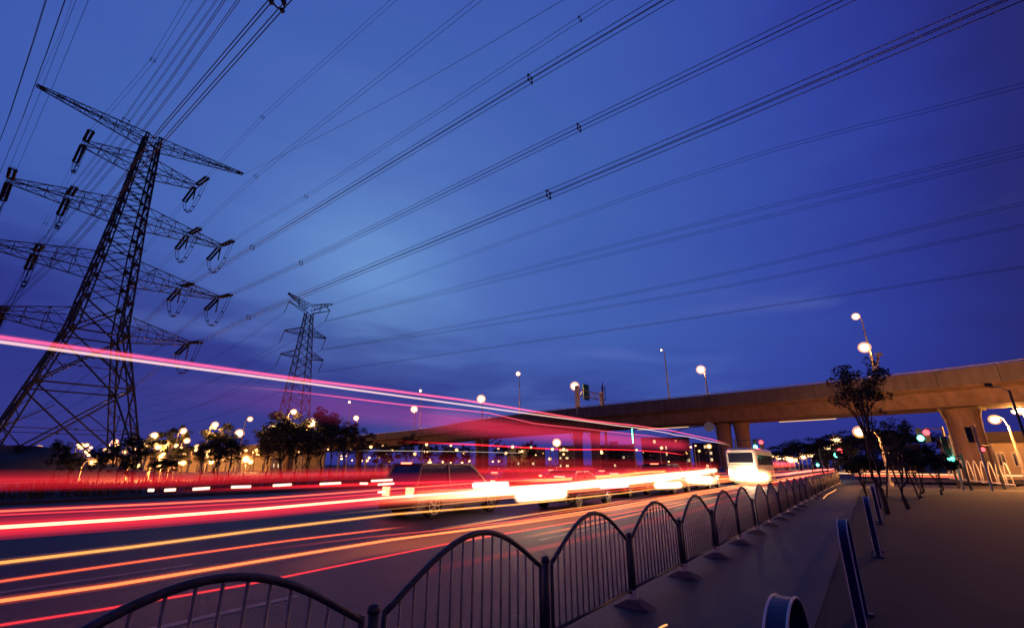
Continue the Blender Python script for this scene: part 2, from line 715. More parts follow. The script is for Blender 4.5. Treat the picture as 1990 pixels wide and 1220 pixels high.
def pier(px, r, twin=0, cap=True):
    q, t, nr = deck_at(px)
    top = q.z - 3.25
    rz = math.atan2(t.y, t.x)
    offs = (-twin, twin) if twin else (0,)
    m = MB()
    for o in offs:
        c_ = q + t * o
        n = 8
        # rounded rectangular shaft, flaring to the girder
        prof = [(0, 1), (top * .72, 1), (top * .9, 1.08), (top, 1.25)]
        pts = [Vector((c_.x, c_.y, -.1 + h)) for h, k in prof]
        m.tube(pts, [r * k for h, k in prof], 20)
    m.build('pier', concrete, via, smooth=False)
    m = MB()
    dd = -nr
    e_ = q + t * (r * 1.0 + (twin or 0)) + dd * (r * .3)
    m.tube([(e_.x, e_.y, 0), (e_.x, e_.y, top * .8), (e_.x + dd.x * 1.6, e_.y + dd.y * 1.6, top + .3)], .09, 6)
    m.build('drainpipe', polem, via)
    m = MB()
    for sg in (-1, 1):
        m.box((q.x + t.x * sg * r * .5, q.y + t.y * sg * r * .5, top + .0), (.5, .5, .16), rz)
    m.build('bearing', black, via)
    return q


for px, r, tw in ((1880, 1.25, 0), (1428, .85, 1.15), (1124, .75, 0), (937, .8, 1.2), (1160, .7, 0), (700, .8, 0), (560, .8, 0), (440, .8, 0), (340, .6, 0)):
    pier(px, r, tw)
# bearing box at the right hand pier
q, t, nr = deck_at(1876)
MB().box((q.x, q.y, q.z - 3.35), (3.2, 2.4, .35), math.atan2(t.y, t.x)).build('pier_cap', concrete2, via)

# soffit strips above are an added glow for the lit underside


def point(loc, col, W_, parent=None, r=.15, off=None):
    l = bpy.data.lights.new('lamp_light', 'POINT')
    l.energy = W_
    l.color = col
    l.shadow_soft_size = r
    o = bpy.data.objects.new('lamp_light', l)
    COL.objects.link(o)
    o.location = loc
    if parent:
        o.parent = parent
    return o


# ---------------------------------------------------------------- big pylon
A = Vector((.6457, .7636, 0)).normalized()
Wd = Vector((.7771, -.6293, 0)).normalized()     # line direction, towards and past the camera
P0 = Vector((-67.4, 71.3, 0))


def build_pylon(P0, A, Wd, prof, arms, label, matl, legw, barw, detail=True, top=None, sub=0.95, arm_bar=.10):
    root = thing('lattice_pylon', P0, label, 'pylon')

    def hw(z):
        for (z0, w0), (z1, w1) in zip(prof, prof[1:]):
            if z <= z1:
                return w0 + (w1 - w0) * (z - z0) / (z1 - z0)
        return prof[-1][1]

    def pt(a, b, z):
        return A * a + Wd * b + Vector((0, 0, z))
    ztop = prof[-1][0]
    # panel levels
    lv = [0]
    while lv[-1] < ztop - 1:
        w = hw(lv[-1])
        lv.append(min(ztop, lv[-1] + (w * 1.5 if w > 3.5 else max(2.3, w * 1.15))))
    lv[-1] = ztop
    for sa, sb in ((1, 1), (1, -1), (-1, -1), (-1, 1)):
        m = MB()
        if detail:
            # each leg: two chords laced together
            ins = lambda z: max(.0, sub * min(1, hw(z) / 2.6))
            for i in range(len(lv) - 1):
                z0, z1 = lv[i], lv[i + 1]
                k = max(2, int((z1 - z0) / 1.25))
                for j in range(k):
                    za, zb = z0 + (z1 - z0) * j / k, z0 + (z1 - z0) * (j + 1) / k
                    a0, a1 = hw(za), hw(zb)
                    i0, i1 = ins(za), ins(zb)
                    m.bar(pt(sa * a0, sb * a0, za), pt(sa * a1, sb * a1, zb), legw)
                    m.bar(pt(sa * (a0 - i0), sb * a0, za), pt(sa * (a1 - i1), sb * a1, zb), legw * .8)
                    if j % 2:
                        m.bar(pt(sa * a0, sb * a0, za), pt(sa * (a1 - i1), sb * a1, zb), legw * .45)
                    else:
                        m.bar(pt(sa * (a0 - i0), sb * a0, za), pt(sa * a1, sb * a1, zb), legw * .45)
                    if j == 0:
                        m.box(pt(sa * (a0 - i0 / 2), sb * a0, za), (i0 + .3, .1, .55), math.atan2(A.y, A.x))
        else:
            for i in range(len(lv) - 1):
                m.bar(pt(sa * hw(lv[i]), sb * hw(lv[i]), lv[i]), pt(sa * hw(lv[i + 1]), sb * hw(lv[i + 1]), lv[i + 1]), legw)
        m.build('leg', matl, root)
        f = MB()
        w0 = hw(0)
        f.box(pt(sa * w0, sb * w0, .3), (1.3, 1.3, .8), 0, .7)
        f.build('footing', concrete, root)
    cs_ = ((1, 1), (1, -1), (-1, -1), (-1, 1))
    for fi in range(4):
        (a0, b0), (a1, b1) = cs_[fi], cs_[(fi + 1) % 4]
        m = MB()
        for i in range(len(lv) - 1):
            z0, z1 = lv[i], lv[i + 1]
            w0, w1 = hw(z0), hw(z1)
            p00, p01 = pt(a0 * w0, b0 * w0, z0), pt(a1 * w0, b1 * w0, z0)
            p10, p11 = pt(a0 * w1, b0 * w1, z1), pt(a1 * w1, b1 * w1, z1)
            big = w0 > 3.3
            bw = barw * (1.6 if big else 1)
            m.bar(p00, p11, bw)
            m.bar(p01, p10, bw)
            if i and (i % 2 == 0 or big):
                m.bar(p00, p01, bw)
            if detail and big:
                # secondary bracing
                x_ = (p00 + p01 + p10 + p11) / 4
                for e0, e1 in ((p00, p10), (p01, p11)):
                    mid = (e0 + e1) / 2
                    m.bar(mid, (e0 + x_) / 2, bw * .6)
                    m.bar(mid, (e1 + x_) / 2, bw * .6)
                    m.bar(mid, x_, bw * .5)
            if detail:
                x_ = (p00 + p01 + p10 + p11) / 4
                m.box(x_, (.28, .28, .28), math.atan2(A.y, A.x))
        m.build('bracing', matl, root)
    ends = {}
    for (zb, zt, La, hb, tipz, name) in arms:
        # zb: bottom chord height at body, zt: top chord height, La: half length, hb: half breadth at tip
        for sg in (1, -1):
            m = MB()
            wb, wt = hw(zb), hw(zt)
            n = max(3, int((La - wb) / (2.0 if detail else 2.6)))
            rows = []
            for j in range(n + 1):
                t_ = j / n
                a = sg * (wb + (La - wb) * t_)
                bb = wb + (hb - wb) * t_
                zB = zb + (tipz - zb) * t_
                zT = zt + (tipz + .25 - zt) * t_
                rows.append((pt(a, bb, zB), pt(a, -bb, zB), pt(a, bb * .8, zT), pt(a, -bb * .8, zT)))
            for j in range(n):
                r0, r1 = rows[j], rows[j + 1]
                for k in range(4):
                    m.bar(r0[k], r1[k], arm_bar * (1.15 if k < 2 else 1))
                # lacing
                sd = ((0, 1), (0, 2), (1, 3), (2, 3))
                for u, v in sd:
                    if j % 2:
                        u, v = v, u
                    m.bar(r0[u], r1[v], arm_bar * .55)
                    m.bar(r1[u], r1[v], arm_bar * .55)
            m.build('crossarm', matl, root)
            ends[(name, sg)] = (sg * La, tipz)
    return root, pt, ends, hw


big, pt, ends, hwb = build_pylon(
    P0, A, Wd, [(0, 8.6), (22.5, 3.45), (43, 2.05), (60, 1.15)],
    [(58.0, 59.9, 15.7, .25, 60.3, 'top'), (52.2, 55.0, 8.6, 1.1, 53.4, 'a2'), (42.0, 45.2, 14.8, .9, 42.8, 'a3'),
     (31.4, 34.8, 16.3, .9, 32.3, 'a4'), (21.6, 24.8, 13.2, .9, 22.6, 'a5')],
    'tall dark lattice tension pylon with five crossarms filling the left of the picture', steel, .20, .13, sub=.85, arm_bar=.125)


# insulator strings, jumper loops, spacers
def string_mesh(n=22, L=3.6, double=True):
    m = MB()
    for o in ((-.2, .2) if double else (0,)):
        m.tube([(0, o, 0), (L, o, 0)], .05, 5)
        for i in range(n):
            x = .25 + (L - .5) * i / (n - 1)
            m.tube([(x - .05, o, 0), (x + .05, o, 0)], [.15, .08], 8)
    if double:
        m.box((0.02, 0, 0), (.08, .62, .16))
        m.box((L, 0, 0), (.10, .62, .16))
        for sx in (-1, 1):                       # grading rings
            pass
        m.tube([(L - .25, .36 * math.cos(a), .30 * math.sin(a)) for a in [2 * PI * k / 12 for k in range(13)]], .025, 4)
    me = m.mesh('insulator_string')
    me.materials.append(porcelain)
    return me


ISTR = string_mesh()
ISTR1 = string_mesh(16, 2.9, False)


def orient(o, p, d):
    d = Vector(d).normalized()
    o.matrix_world = Matrix.Translation(p) @ d.to_track_quat('X', 'Z').to_matrix().to_4x4()


def inst(me, name, parent, p, d, sc=1.0):
    o = bpy.data.objects.new(name, me)
    COL.objects.link(o)
    o.parent = parent
    d = Vector(d).normalized()
    o.rotation_euler = d.to_track_quat('X', 'Z').to_euler()
    o.location = p
    o.scale = (sc,) * 3
    return o


def phase(root, a, z, hb=1.0, Ls=3.6, droop=.22, jumper=True, sc=1.4):
    """tension strings both ways, jumper loop and its support string; returns the two wire ends (local)"""
    f0 = pt(a, hb, z)
    b0 = pt(a, -hb, z)
    df = (Wd + Vector((0, 0, -droop * .6))).normalized()
    db = (-Wd + Vector((0, 0, -droop))).normalized()
    inst(ISTR, 'insulator_string', root, f0, df, sc)
    inst(ISTR, 'insulator_string', root, b0, db, sc)
    fe = f0 + df * Ls * sc
    be = b0 + db * Ls * sc
    if jumper:
        m = MB()
        for o in (-.22, .22):
            pts = []
            for i in range(17):
                t = i / 16
                q = fe.lerp(be, t) + A * o
                q.z -= math.sin(PI * t) ** .8 * 4.6
                pts.append(q)
            m.tube(pts, .045, 4)
            for i in (3, 6, 8, 10, 13):
                m.box(pts[i] - A * o, (.5, .16, .16), math.atan2(A.y, A.x))
        m.build('jumper_loop', cable, root)
        mid = fe.lerp(be, .5)
        inst(ISTR1, 'insulator_string', root, Vector((mid.x, mid.y, z - .2)) + A * (0), (0, 0, -1))
    return fe + root.location, be + root.location


PH = {}
for nm, a, z in (('f', 8.3, 53.6), ('i', -8.3, 53.6), ('a', 14.6, 42.9), ('e', 9.0, 43.2), ('h', -14.6, 42.9), ('j', -8.0, 43.2),
                 ('c', 16.1, 32.4), ('b', 9.8, 32.7), ('cl', -16.1, 32.4), ('k', -9.4, 32.7),
                 ('d', 13.0, 22.7), ('l', -10.6, 22.8)):
    PH[nm] = phase(big, a, z)


# ---------------------------------------------------------------- conductors
def bundle(pts, nsub, gap, r, label, spacers=(), group=None, name='power_line', step=10):
    pts = interp(pts, step)
    m = MB()
    if nsub == 1:
        offs = [(0, 0)]
    elif nsub == 2:
        offs = [(-gap / 2, 0), (gap / 2, 0)]
    elif nsub == 3:
        offs = [(-gap / 2, 0), (gap / 2, 0), (0, -gap * .85)]
    else:
        offs = [(-gap / 2, -gap / 2), (gap / 2, -gap / 2), (gap / 2, gap / 2), (-gap / 2, gap / 2)]
    root = thing(name, pts[0], label, 'power line', group)
    d0 = (pts[-1] - pts[0])
    d0.z = 0
    d0.normalize()
    sd = Vector((-d0.y, d0.x, 0))
    for o, h in offs:
        m = MB()
        m.tube([p + sd * o + Vector((0, 0, h)) for p in pts], r, 4)
        m.build('conductor', cable, root, off=pts[0])
    for q in spacers:
        k = MB()
        g_ = gap * .5
        ring = [q + sd * g_ * 1.25 * math.cos(t) + Vector((0, 0, g_ * 1.25 * math.sin(t) - (gap * .3 if nsub == 3 else 0))) for t in [2 * PI * j / 8 for j in range(9)]]
        k.tube(ring, r * 1.5, 4)
        for o, h in offs:
            k.box(q + sd * o + Vector((0, 0, h)), (r * 6, r * 6, r * 6))
        k.build('spacer', steel, root, off=pts[0])
    return root


ZW = R(129)
WW = Vector((math.sin(ZW), math.cos(ZW), 0))


def on_plane(px, py, Q, w):
    r = ray(px, py)
    det = r.x * (-w.y) + w.x * r.y
    t = (Q.x * (-w.y) + w.x * Q.y) / det
    return Vector((r.x * t, r.y * t, EYE + r.z * t))


def extend(pts, dist, slope=0.0):
    d = (pts[-1] - pts[-2])
    d.z = d.z * .6
    d.normalize()
    return pts + [pts[-1] + d * dist]


def rightline(nm, pxs, nsub, label, spc=(), gap=.45, r=.024):
    fe, be = PH[nm]
    pts = [fe] + [on_plane(x, y, fe, WW) for x, y in pxs]
    sp = [on_plane(x, y, fe, WW) for x, y in spc]
    pts = extend(pts, 60)
    bundle(pts, nsub, gap, r, label, sp, 'conductors strung from the big pylon')


rightline('a', [(500, 437), (595, 382), (1127, 37)], 2, 'thin twin conductor rising from the right tip of the second long crossarm', [(595, 382), (1127, 37)], r=.019)
rightline('b', [(490, 481), (1030, 154), (1290, 0)], 4, 'bundled conductor with ring spacers crossing the middle of the sky to top centre', [(490, 481), (1030, 154)])
rightline('c', [(585, 511), (1125, 248), (1640, 0)], 4, 'bundled conductor with spacers from the right tip of the widest lower crossarm', [(585, 511), (1125, 248)])
rightline('d', [(483, 617), (1066, 378), (1975, -8)], 4, 'lowest bundled conductor from the big pylon reaching the top right corner', [(483, 617), (1066, 378)])
rightline('e', [(497, 343), (930, 0)], 2, 'faint twin conductor leaving the inner right string of the second crossarm', [(497, 343)], r=.019)
rightline('f', [(510, 228), (765, 0)], 2, 'faint twin conductor leaving the short upper crossarm to the right', [(510, 228)], r=.019)


def leftline(nm, pxs, zs, nsub, label, spc=(), gap=.45, r=.024):
    fe, be = PH[nm]
    pts = [fe] + [at_z(x, y, z) for (x, y), z in zip(pxs, zs)]
    sp = [at_z(x, y, z) for x, y, z in spc]
    pts = extend(pts, 40)
    bundle(pts, nsub, gap, r, label, sp, 'conductors strung from the big pylon')


leftline('h', [(95, 163), (160, 0)], (42.5, 42), 2, 'twin conductor dropping to the left tip of the second crossarm', gap=.7)
leftline('cl', [(30, 230), (78, 92), (108, 0)], (32, 31.6, 31.4), 4, 'bold bundled conductor dropping out of frame at the far left', gap=.8)
leftline('i', [(297, 117), (367, 0)], (53, 52.5), 2, 'twin conductor with one spacer coming down to the left short crossarm', [(297, 117, 53)], r=.022)
leftline('j', [(244, 236), (411, 0)], (43, 42.5), 4, 'bundled conductor passing just left of the pylon peak', [(244, 236, 43)], gap=.6, r=.021)
leftline('k', [(262, 262), (450, 0)], (32.5, 32), 4, 'dark bundled conductor passing behind the upper arm towards the lower left string', gap=.6, r=.025)
leftline('l', [(150, 462), (320, 257), (540, 5)], (22.5, 22.2, 22), 4, 'heaviest bundled conductor crossing just right of the pylon peak', [(540, 5, 22)], gap=.5, r=.027)
# outgoing side, sagging away behind the pylon
for nm, lb in (('f', 'conductor leaving the upper right arm towards the far left'), ('i', 'conductor leaving the upper left arm away behind'),
               ('a', 'conductor leaving the second right arm tip away behind'), ('e', 'conductor leaving the inner right string away behind'),
               ('h', 'conductor leaving the second left arm tip away behind'), ('j', 'conductor leaving the inner left string away behind'),
               ('c', 'conductor leaving the widest right arm tip away behind'), ('b', 'conductor leaving the inner lower right string away behind'),
               ('k', 'conductor leaving the inner lower left string away behind'),
               ('d', 'conductor leaving the lowest right arm away behind'), ('l', 'conductor leaving the lowest left arm away behind')):
    fe, be = PH[nm]
    pts = []
    for i in range(13):
        t = i / 12
        q = be - WW * 300 * t
        q.z = be.z - 4 * 11 * t * (1 - t)
        pts.append(q)
    bundle(pts, 2 if nm in 'fiaeh' else 4, .5, .021, lb, [be - WW * 25 + Vector((0, 0, -3.3))], 'conductors running away behind the pylon', step=30)
# earth wires
pr = P0 + A * 15.7 + Vector((0, 0, 60.3))
bundle(extend([pr, on_plane(700, 225, pr, WW), on_plane(1095, 0, pr, WW)], 40), 1, 0, .022, 'single thin earth wire from the right tip of the topmost arm', group='earth wires')
pl_ = P0 - A * 15.7 + Vector((0, 0, 60.3))
bundle([pl_, at_z(120, 60, 60), at_z(140, 0, 60)], 1, 0, .02, 'single thin earth wire above the left tip of the topmost arm', group='earth wires')

# ---------------------------------------------------------------- small pylon
zt = 52.0
tl, trr = at_z(559, 570, zt), at_z(647, 592, zt)
P1 = (tl + trr) / 2
P1.z = 0
A2 = (trr - tl)
A2.z = 0
half = A2.length / 2
A2.normalize()
W2 = Vector((A2.y, -A2.x, 0))


def lz(px, py, a=0):
    Q = P1
    r = ray(px, py)
    det = r.x * (-A2.y) + A2.x * r.y
    t = (Q.x * (-A2.y) + A2.x * Q.y) / det
    return EYE + r.z * t


z1 = lz(595, 592)
z2 = lz(597, 648)
z3 = lz(592, 692)
sm, pts2, e2, hw2 = build_pylon(P1, A2, W2, [(0, 4.3), (z3, 1.9), (z1 - 2.5, .95)],
                                [(z2 - .6, z2 + 1.6, half * .88, .3, z2 - .5, 'm'), (z3 - .6, z3 + 1.6, half * .88, .3, z3 - .5, 'l')],
                                'small far lattice pylon with V shaped top standing beyond the viaduct', steel_far, .22, .12, detail=False, arm_bar=.13)
m = MB()


def q2(a, b, z):
    return A2 * a + W2 * b + Vector((0, 0, z))


zw = z1 - 2.5
for sg in (1, -1):
    m = MB()
    n = 6
    rows = []
    for j in range(n + 1):
        t = j / n
        rows.append((q2(sg * (.9 + (half - .9) * t), .9 * (1 - t) + .1, zw + 1.0 + (zt - zw - 1.0) * t),
                     q2(sg * (.9 + (half - .9) * t), -.9 * (1 - t) - .1, zw + 1.0 + (zt - zw - 1.0) * t),
                     q2(sg * (half - .2) * t, .8 * (1 - t) + .1, zw + 2.6 + (zt + .3 - zw - 2.6) * t),
                     q2(sg * (half - .2) * t, -.8 * (1 - t) - .1, zw + 2.6 + (zt + .3 - zw - 2.6) * t)))
    for j in range(n):
        for k in range(4):
            m.bar(rows[j][k], rows[j + 1][k], .16)
        m.bar(rows[j][0], rows[j + 1][2], .1)
        m.bar(rows[j][1], rows[j + 1][3], .1)
        m.bar(rows[j][0], rows[j + 1][1], .1)
    for b in (.8, -.8):
        m.bar(q2(sg * .95, b, zw), q2(sg * half * .9, b * .2, z1 - .2), .16)
        m.bar(q2(sg * half * .45, b * .6, z1 - 1.3), q2(sg * half * .5, b * .5, zw + 3.6), .1)
        m.bar(q2(sg * half * .9, b * .2, z1 - .2), q2(sg * half * .6, b * .4, zw + 4.2), .12)
    m.build('crossarm', steel_far, sm)
PS = []
ISTR2 = string_mesh(18, 4.0, False)
for z in (z1 - .2, z2 - .5, z3 - .5):
    for sg in (1, -1):
        p = q2(sg * half * .88, 0, z)
        dr = Vector((-.25 * A2.x, -.25 * A2.y, -1)).normalized()
        inst(ISTR2, 'insulator_string', sm, p, dr)
        PS.append(P1 + p + dr * 4.0)
# lines from the small pylon to the right, seen crossing low across the sky
tgt = [((0, 1), [(1990, 165), (1320, 350)], 'uppermost of the low line pairs from the small pylon to the right'),
       ((0, 1), [(1990, 285), (1300, 450)], 'line pair in the second row from the small pylon to the right'),
       ((2, 3), [(1990, 300), (1320, 462)], 'line pair just under the second row of the small pylon lines'),
       ((2, 3), [(1990, 395), (1250, 565)], 'line pair of the third row leaving the small pylon to the right'),
       ((4, 5), [(1990, 438), (1250, 585)], 'line pair of the fourth row leaving the small pylon to the right'),
       ((4, 5), [(1990, 518), (1250, 632)], 'lowest line pair leaving the small pylon to the right')]
starts = [P1 + q2(half, 0, zt), PS[0], PS[0], PS[2], PS[2], PS[4]]
for st_, (_, (pf, pm), lb) in zip(starts, tgt):
    # far ends stand over the street, about as high as the pylon's arms
    zf = st_.z * .86
    e = at_z(pf[0], pf[1], zf)
    mid = None
    rr = ray(*pm)
    # point on the vertical plane start-end
    w = (e - st_)
    w.z = 0
    w.normalize()
    mm = on_plane(pm[0], pm[1], st_, w)
    pts_ = extend([st_, mm, e], 40)
    for k in (0,):
        bundle(pts_, 2, .9 if zf > 30 else .7, .027, lb, (), 'lines strung from the small pylon')
for st_, wh in ((PS[1], 'right end of the upper arm'), (PS[3], 'right end of the middle arm'), (PS[5], 'right end of the lowest arm'), (PS[4], 'left end of the lowest arm'), (PS[2], 'left end of the middle arm'), (PS[0], 'left end of the upper arm')):
    q = []
    for i in range(11):
        t = i / 10
        p = st_ - WW * 240 * t
        p.z = st_.z - 4 * 10 * t * (1 - t)
        q.append(p)
    bundle(q, 2, .6, .026, 'thin line pair leaving the small pylon leftwards, from the ' + wh.replace(' end of the', ' of its'), (), 'line pairs left of the small pylon', step=40)


# ---------------------------------------------------------------- lamps
def street_lamp(p, zb, label, group, r=.22, arm=1.2, side=None, em=None, power=0, pole_r=.07, pm=None, name='street_lamp', dbl=False):
    """p: lamp head centre in the world; pole stands beside it"""
    side = side if side is not None else RN
    base = Vector((p.x, p.y, zb)) - side * arm
    root = thing(name, base, label, 'street lamp', group)
    h = p.z - zb
    m = MB()
    m.tube([(0, 0, 0), (0, 0, h * .5), (0, 0, h - .5)], [pole_r * 1.5, pole_r * 1.15, pole_r * .8], 8)
    m.box((0, 0, .15), (.34, .34, .3))
    m.build('pole', pm or polem, root)
    m = MB()
    m.tube([Vector((0, 0, h - .6)), Vector((0, 0, h + .05)) + side * arm * .25, Vector((0, 0, h + .22)) + side * arm * .6, Vector((0, 0, h + .22)) + side * (arm - .1)], pole_r * .6, 6)
    if dbl:
        m.tube([Vector((0, 0, h - .6)), Vector((0, 0, h + .05)) - side * arm * .25, Vector((0, 0, h + .22)) - side * arm], pole_r * .6, 6)
    m.build('arm', pm or polem, root)
    hd = MB()
    rz = math.atan2(side.y, side.x)
    c_ = Vector((0, 0, h)) + side * arm
    hd.box(c_ + Vector((0, 0, r * .7 + .05)), (max(.6, r * 1.9), max(.28, r * 1.1), .12), rz, .6)
    hd.build('lamp_head', headm, root)
    b = MB()
    b.ball(c_, r, 14, 9, .95)
    b.build('bulb', em or L_SOD, root, smooth=True)
    sh = MB()
    sh.ball(c_, r * 1.55, 16, 11, .95)
    sh.build('lamp_glow_shell', glowmat((1.0, .40, .07), .55), root, smooth=True)  # see-through shell added as an orange glow around the bulb
    if power:
        point(c_ + Vector((0, 0, -r * .8 - .25)), (1.0, .36, .08), power, root, .3)
    return root


# on the viaduct
for i, (px, py, lb, r, off, pw) in enumerate([
        (1680, 675, 'brightest lamp on the viaduct, above the leafy sidewalk tree', .42, 4.75, 900),
        (1663, 615, 'small lamp standing highest, just above the brightest viaduct lamp', .30, 9.0, 0),
        (1362, 718, 'bright lamp on the viaduct right of the middle', .42, 4.75, 700),
        (1285, 680, 'tall slim lamp post with a dim head on the viaduct', .10, 9.0, 0),
        (1117, 750, 'bright lamp beside the green sign gantry on the viaduct', .50, 1.2, 500),
        (1007, 726, 'tall lamp post on the viaduct left of the sign gantry', .34, 9.0, 0),
        (935, 775, 'bright lamp on the viaduct where it starts to curve away', .60, 1.5, 1200),
        (817, 759, 'small lamp high above the curve of the viaduct', .28, 9.0, 0),
        (805, 795, 'bright lamp low over the far curve of the viaduct', .62, 1.5, 1200),
        (692, 812, 'lamp at the far end of the viaduct curve', .50, 1.5, 500),
        (679, 781, 'small lamp above the far end of the viaduct curve', .26, 9.0, 0)]):
    qd, t, nr = deck_at(px + (6 if px < 1500 else 18), off)
    D = math.hypot(qd.x, qd.y)
    p = at_d(px, py, D)
    street_lamp(p, qd.z - 1.3 if off > 1 else qd.z - .9, lb, 'lamps on the viaduct', r, .5, t if t.x < 0 else -t, L_SOD if r > .25 else L_WHT, pw, .09)
# bare pole with small head behind the tree
qd, t, nr = deck_at(1716, 1)
p = at_d(1708, 690, math.hypot(qd.x, qd.y))
pole = thing('camera_pole', (qd.x, qd.y, 9.2), 'short pale pole with a small camera head on the viaduct behind the tree', 'camera pole')
MB().tube([(0, 0, 0), (p.x - qd.x, p.y - qd.y, p.z - 9.2)], .12, 8).build('pole', polem, pole)
MB().box((p.x - qd.x, p.y - qd.y, p.z - 9.1), (.55, .3, .3)).build('camera_head', polem, pole)

# street lamps below: (pixel, assumed lamp height, radius factor, label)
LBL = 'small street lamp among trees left of the small pylon'
LBM = 'street lamp half hidden below the far viaduct curve'
LBR = 'lamp in the receding orange row beyond the bus'
LBF = 'distant lamp at far left below the big pylon'
lamps = [(43, 875, 7, .8, LBF), (58, 874, 8, 1.2, LBF), (75, 872, 8, 1.2, LBF), (159, 867, 8, 1.2, LBF), (169, 877, 7, .9, LBF),
         (181, 898, 4, 1.2, LBL), (205, 874, 7, .7, LBL), (224, 858, 8, 1, LBL), (243, 877, 7, .9, LBL), (261, 852, 9, 1, LBL),
         (286, 867, 8, .9, LBL), (300, 846, 9, 1.3, LBL), (307, 868, 8, 1.2, LBL), (323, 861, 8, 1.2, LBL), (312, 887, 5, 1.1, LBL),
         (310, 903, 3.5, 1, LBL), (267, 904, 3.5, .9, LBL), (356, 837, 10, 1.3, LBL), (363, 856, 9, 1.2, LBL), (383, 867, 8, .9, LBL),
         (356, 899, 4, 1.2, LBL), (410, 896, 4.5, 1.3, LBL), (418, 825, 10, 1.3, LBL), (486, 814, 11, 1.1, LBL), (401, 881, 6, .8, LBL),
         (487, 897, 4, 1.1, LBL), (499, 874, 8, 1, LBL),
         (619, 865, 8, 1, LBM), (754, 856, 9, 1.2, LBM), (750, 879, 6, 1, LBM), (737, 886, 5, 1, LBM),
         (806, 882, 6, .9, LBM), (835, 899, 3.5, 1.1, LBM), (882, 877, 7, .9, LBM), (902, 879, 7, 1, LBM), (945, 869, 8, .8, LBM),
         (1277, 875, 8, .7, LBM), (1302, 878, 8, .6, LBM), (996, 868, 8, .8, LBM)]
lamps += [(465, 842, 10, 1.8, 'bright street lamp left of the small pylon, over the tree gap'),
          (478, 892, 4, 1.6, 'bright low lamp under the trees left of the small pylon'),
          (532, 832, 10, 2.0, 'brightest street lamp just left of the small pylon legs'),
          (571, 800, 11, 1.3, 'street lamp in front of the small pylon body'),
          (605, 822, 10, 2.3, 'largest glowing street lamp just right of the small pylon'),
          (943, 837, 9, 1.4, 'street lamp in front of the viaduct girder left of the middle'),
          (829, 876, 7, 1.9, 'bright lamp under the viaduct curve above the red trails'),
          (1082, 860, 8, 2.0, 'bright street lamp with bent arm left of the central viaduct pier'),
          (1012, 875, 7, 1.6, 'bright lamp with bent arm below the viaduct, left of centre'),
          (1378, 867, 7, 1.1, 'small street lamp left of the white bus'),
          (1625, 856, 9, 2.2, 'nearest lamp of the receding orange row beyond the bus'),
          (1617, 865, 9, 1.9, LBR), (1608, 871, 9, 1.8, LBR), (1600, 877, 9, 1.7, LBR),
          (1580, 883, 9, 1.5, LBR), (1561, 886, 9, 1.4, LBR), (1512, 888, 8, 1.4, LBR), (1527, 890, 8, 1.3, LBR), (1537, 892, 8, 1.5, LBR),
          (1546, 893, 8, 1.0, LBR), (1552, 889, 8, .7, LBR), (1570, 885, 9, .7, LBR), (1590, 880, 9, .7, LBR), (1502, 886, 8, .6, LBR)]
NEAR = {(261, 852): 3500, (323, 861): 3500, (418, 825): 3500, (383, 867): 3000, (487, 897): 1500, (310, 903): 1500, (267, 904): 1500, (499, 874): 3000, (224, 858): 3000, (605, 822): 2200, (532, 832): 2200, (465, 842): 1500, (1082, 860): 900, (1012, 875): 600, (829, 876): 700, (943, 837): 900, (356, 837): 500,
        (410, 896): 350, (181, 898): 400, (754, 856): 500, (1625, 856): 500, (1580, 883): 500, (1378, 867): 400, (300, 846): 400, (478, 892): 400,
        (902, 879): 500, (571, 800): 1500, (882, 877): 700, (356, 899): 350, (1546, 893): 500}
ORDS = 'first second third fourth fifth sixth seventh eighth ninth tenth eleventh twelfth thirteenth fourteenth fifteenth sixteenth seventeenth eighteenth nineteenth twentieth twenty-first twenty-second twenty-third twenty-fourth'.split()
cnt_ = {}
rl = random.Random(3)
TINY = 'tiny warm light among many far off under the viaduct and trees'
for i in range(110):
    lamps.append((rl.uniform(150, 1000) if i % 4 else rl.uniform(1000, 1400), rl.uniform(862, 899), 5, rl.uniform(.35, .85), TINY))
for (px, py, h, k, lb) in sorted(lamps):
    if lb in (LBL, LBM, LBR, LBF):
        cnt_[lb] = cnt_.get(lb, 0) + 1
        lb = '%s, %s from the left' % (lb, ORDS[cnt_[lb] - 1])
    p = at_z(px, py, h) if py < 896 else at_d(px, py, 110)
    D = math.hypot(p.x, p.y)
    if D > 210:
        D = 210
        p = at_d(px, py, D)
    if px < 530 and D > 140:
        D = 140
        p = at_d(px, py, D)
    if py >= 896:
        p = at_d(px, py, 105)
        D = 105
    zb = 0.0
    h_ = p.z
    if h_ < 2.2:
        p = at_d(px, py, 70)
        D = 70
    r = D * .0030 * k
    street_lamp(p, 0, lb, 'street lamps below the viaduct', r, .9, RN if px > 1400 else RD, L_SOD if k > 1.2 else L_SODF, NEAR.get((px, py), 0), .06 + D * .0004)
# right-hand lamps
street_lamp(at_d(1670, 839, 52), 0, 'bright street lamp leaning over the sidewalk behind the tree', 'near street lamps', .34, 1.3, RN, L_SOD, 700, .08)
street_lamp(at_d(1933, 815, 50), 0, 'bright street lamp in front of the beige building', 'near street lamps', .24, .6, RN, L_SOD, 2300, .07)
street_lamp(at_d(1982, 797, 48), 0, 'lamp cut by the right edge of the picture', 'near street lamps', .22, .6, RN, L_SOD, 3200, .08)
street_lamp(at_d(1972, 800, 70), 0, 'small white lamp beside the dark leaning pole at right', 'near street lamps', .18, .6, RN, L_WHT, 2600, .07)
# same row behind the camera on the sidewalk side (lights the railing)
street_lamp(Vector((9.0, -6.0, 9.0)), 0, 'street lamp of the sidewalk row standing behind the viewpoint', 'near street lamps', .18, 1.3, RN, L_SOD, 300, .09)


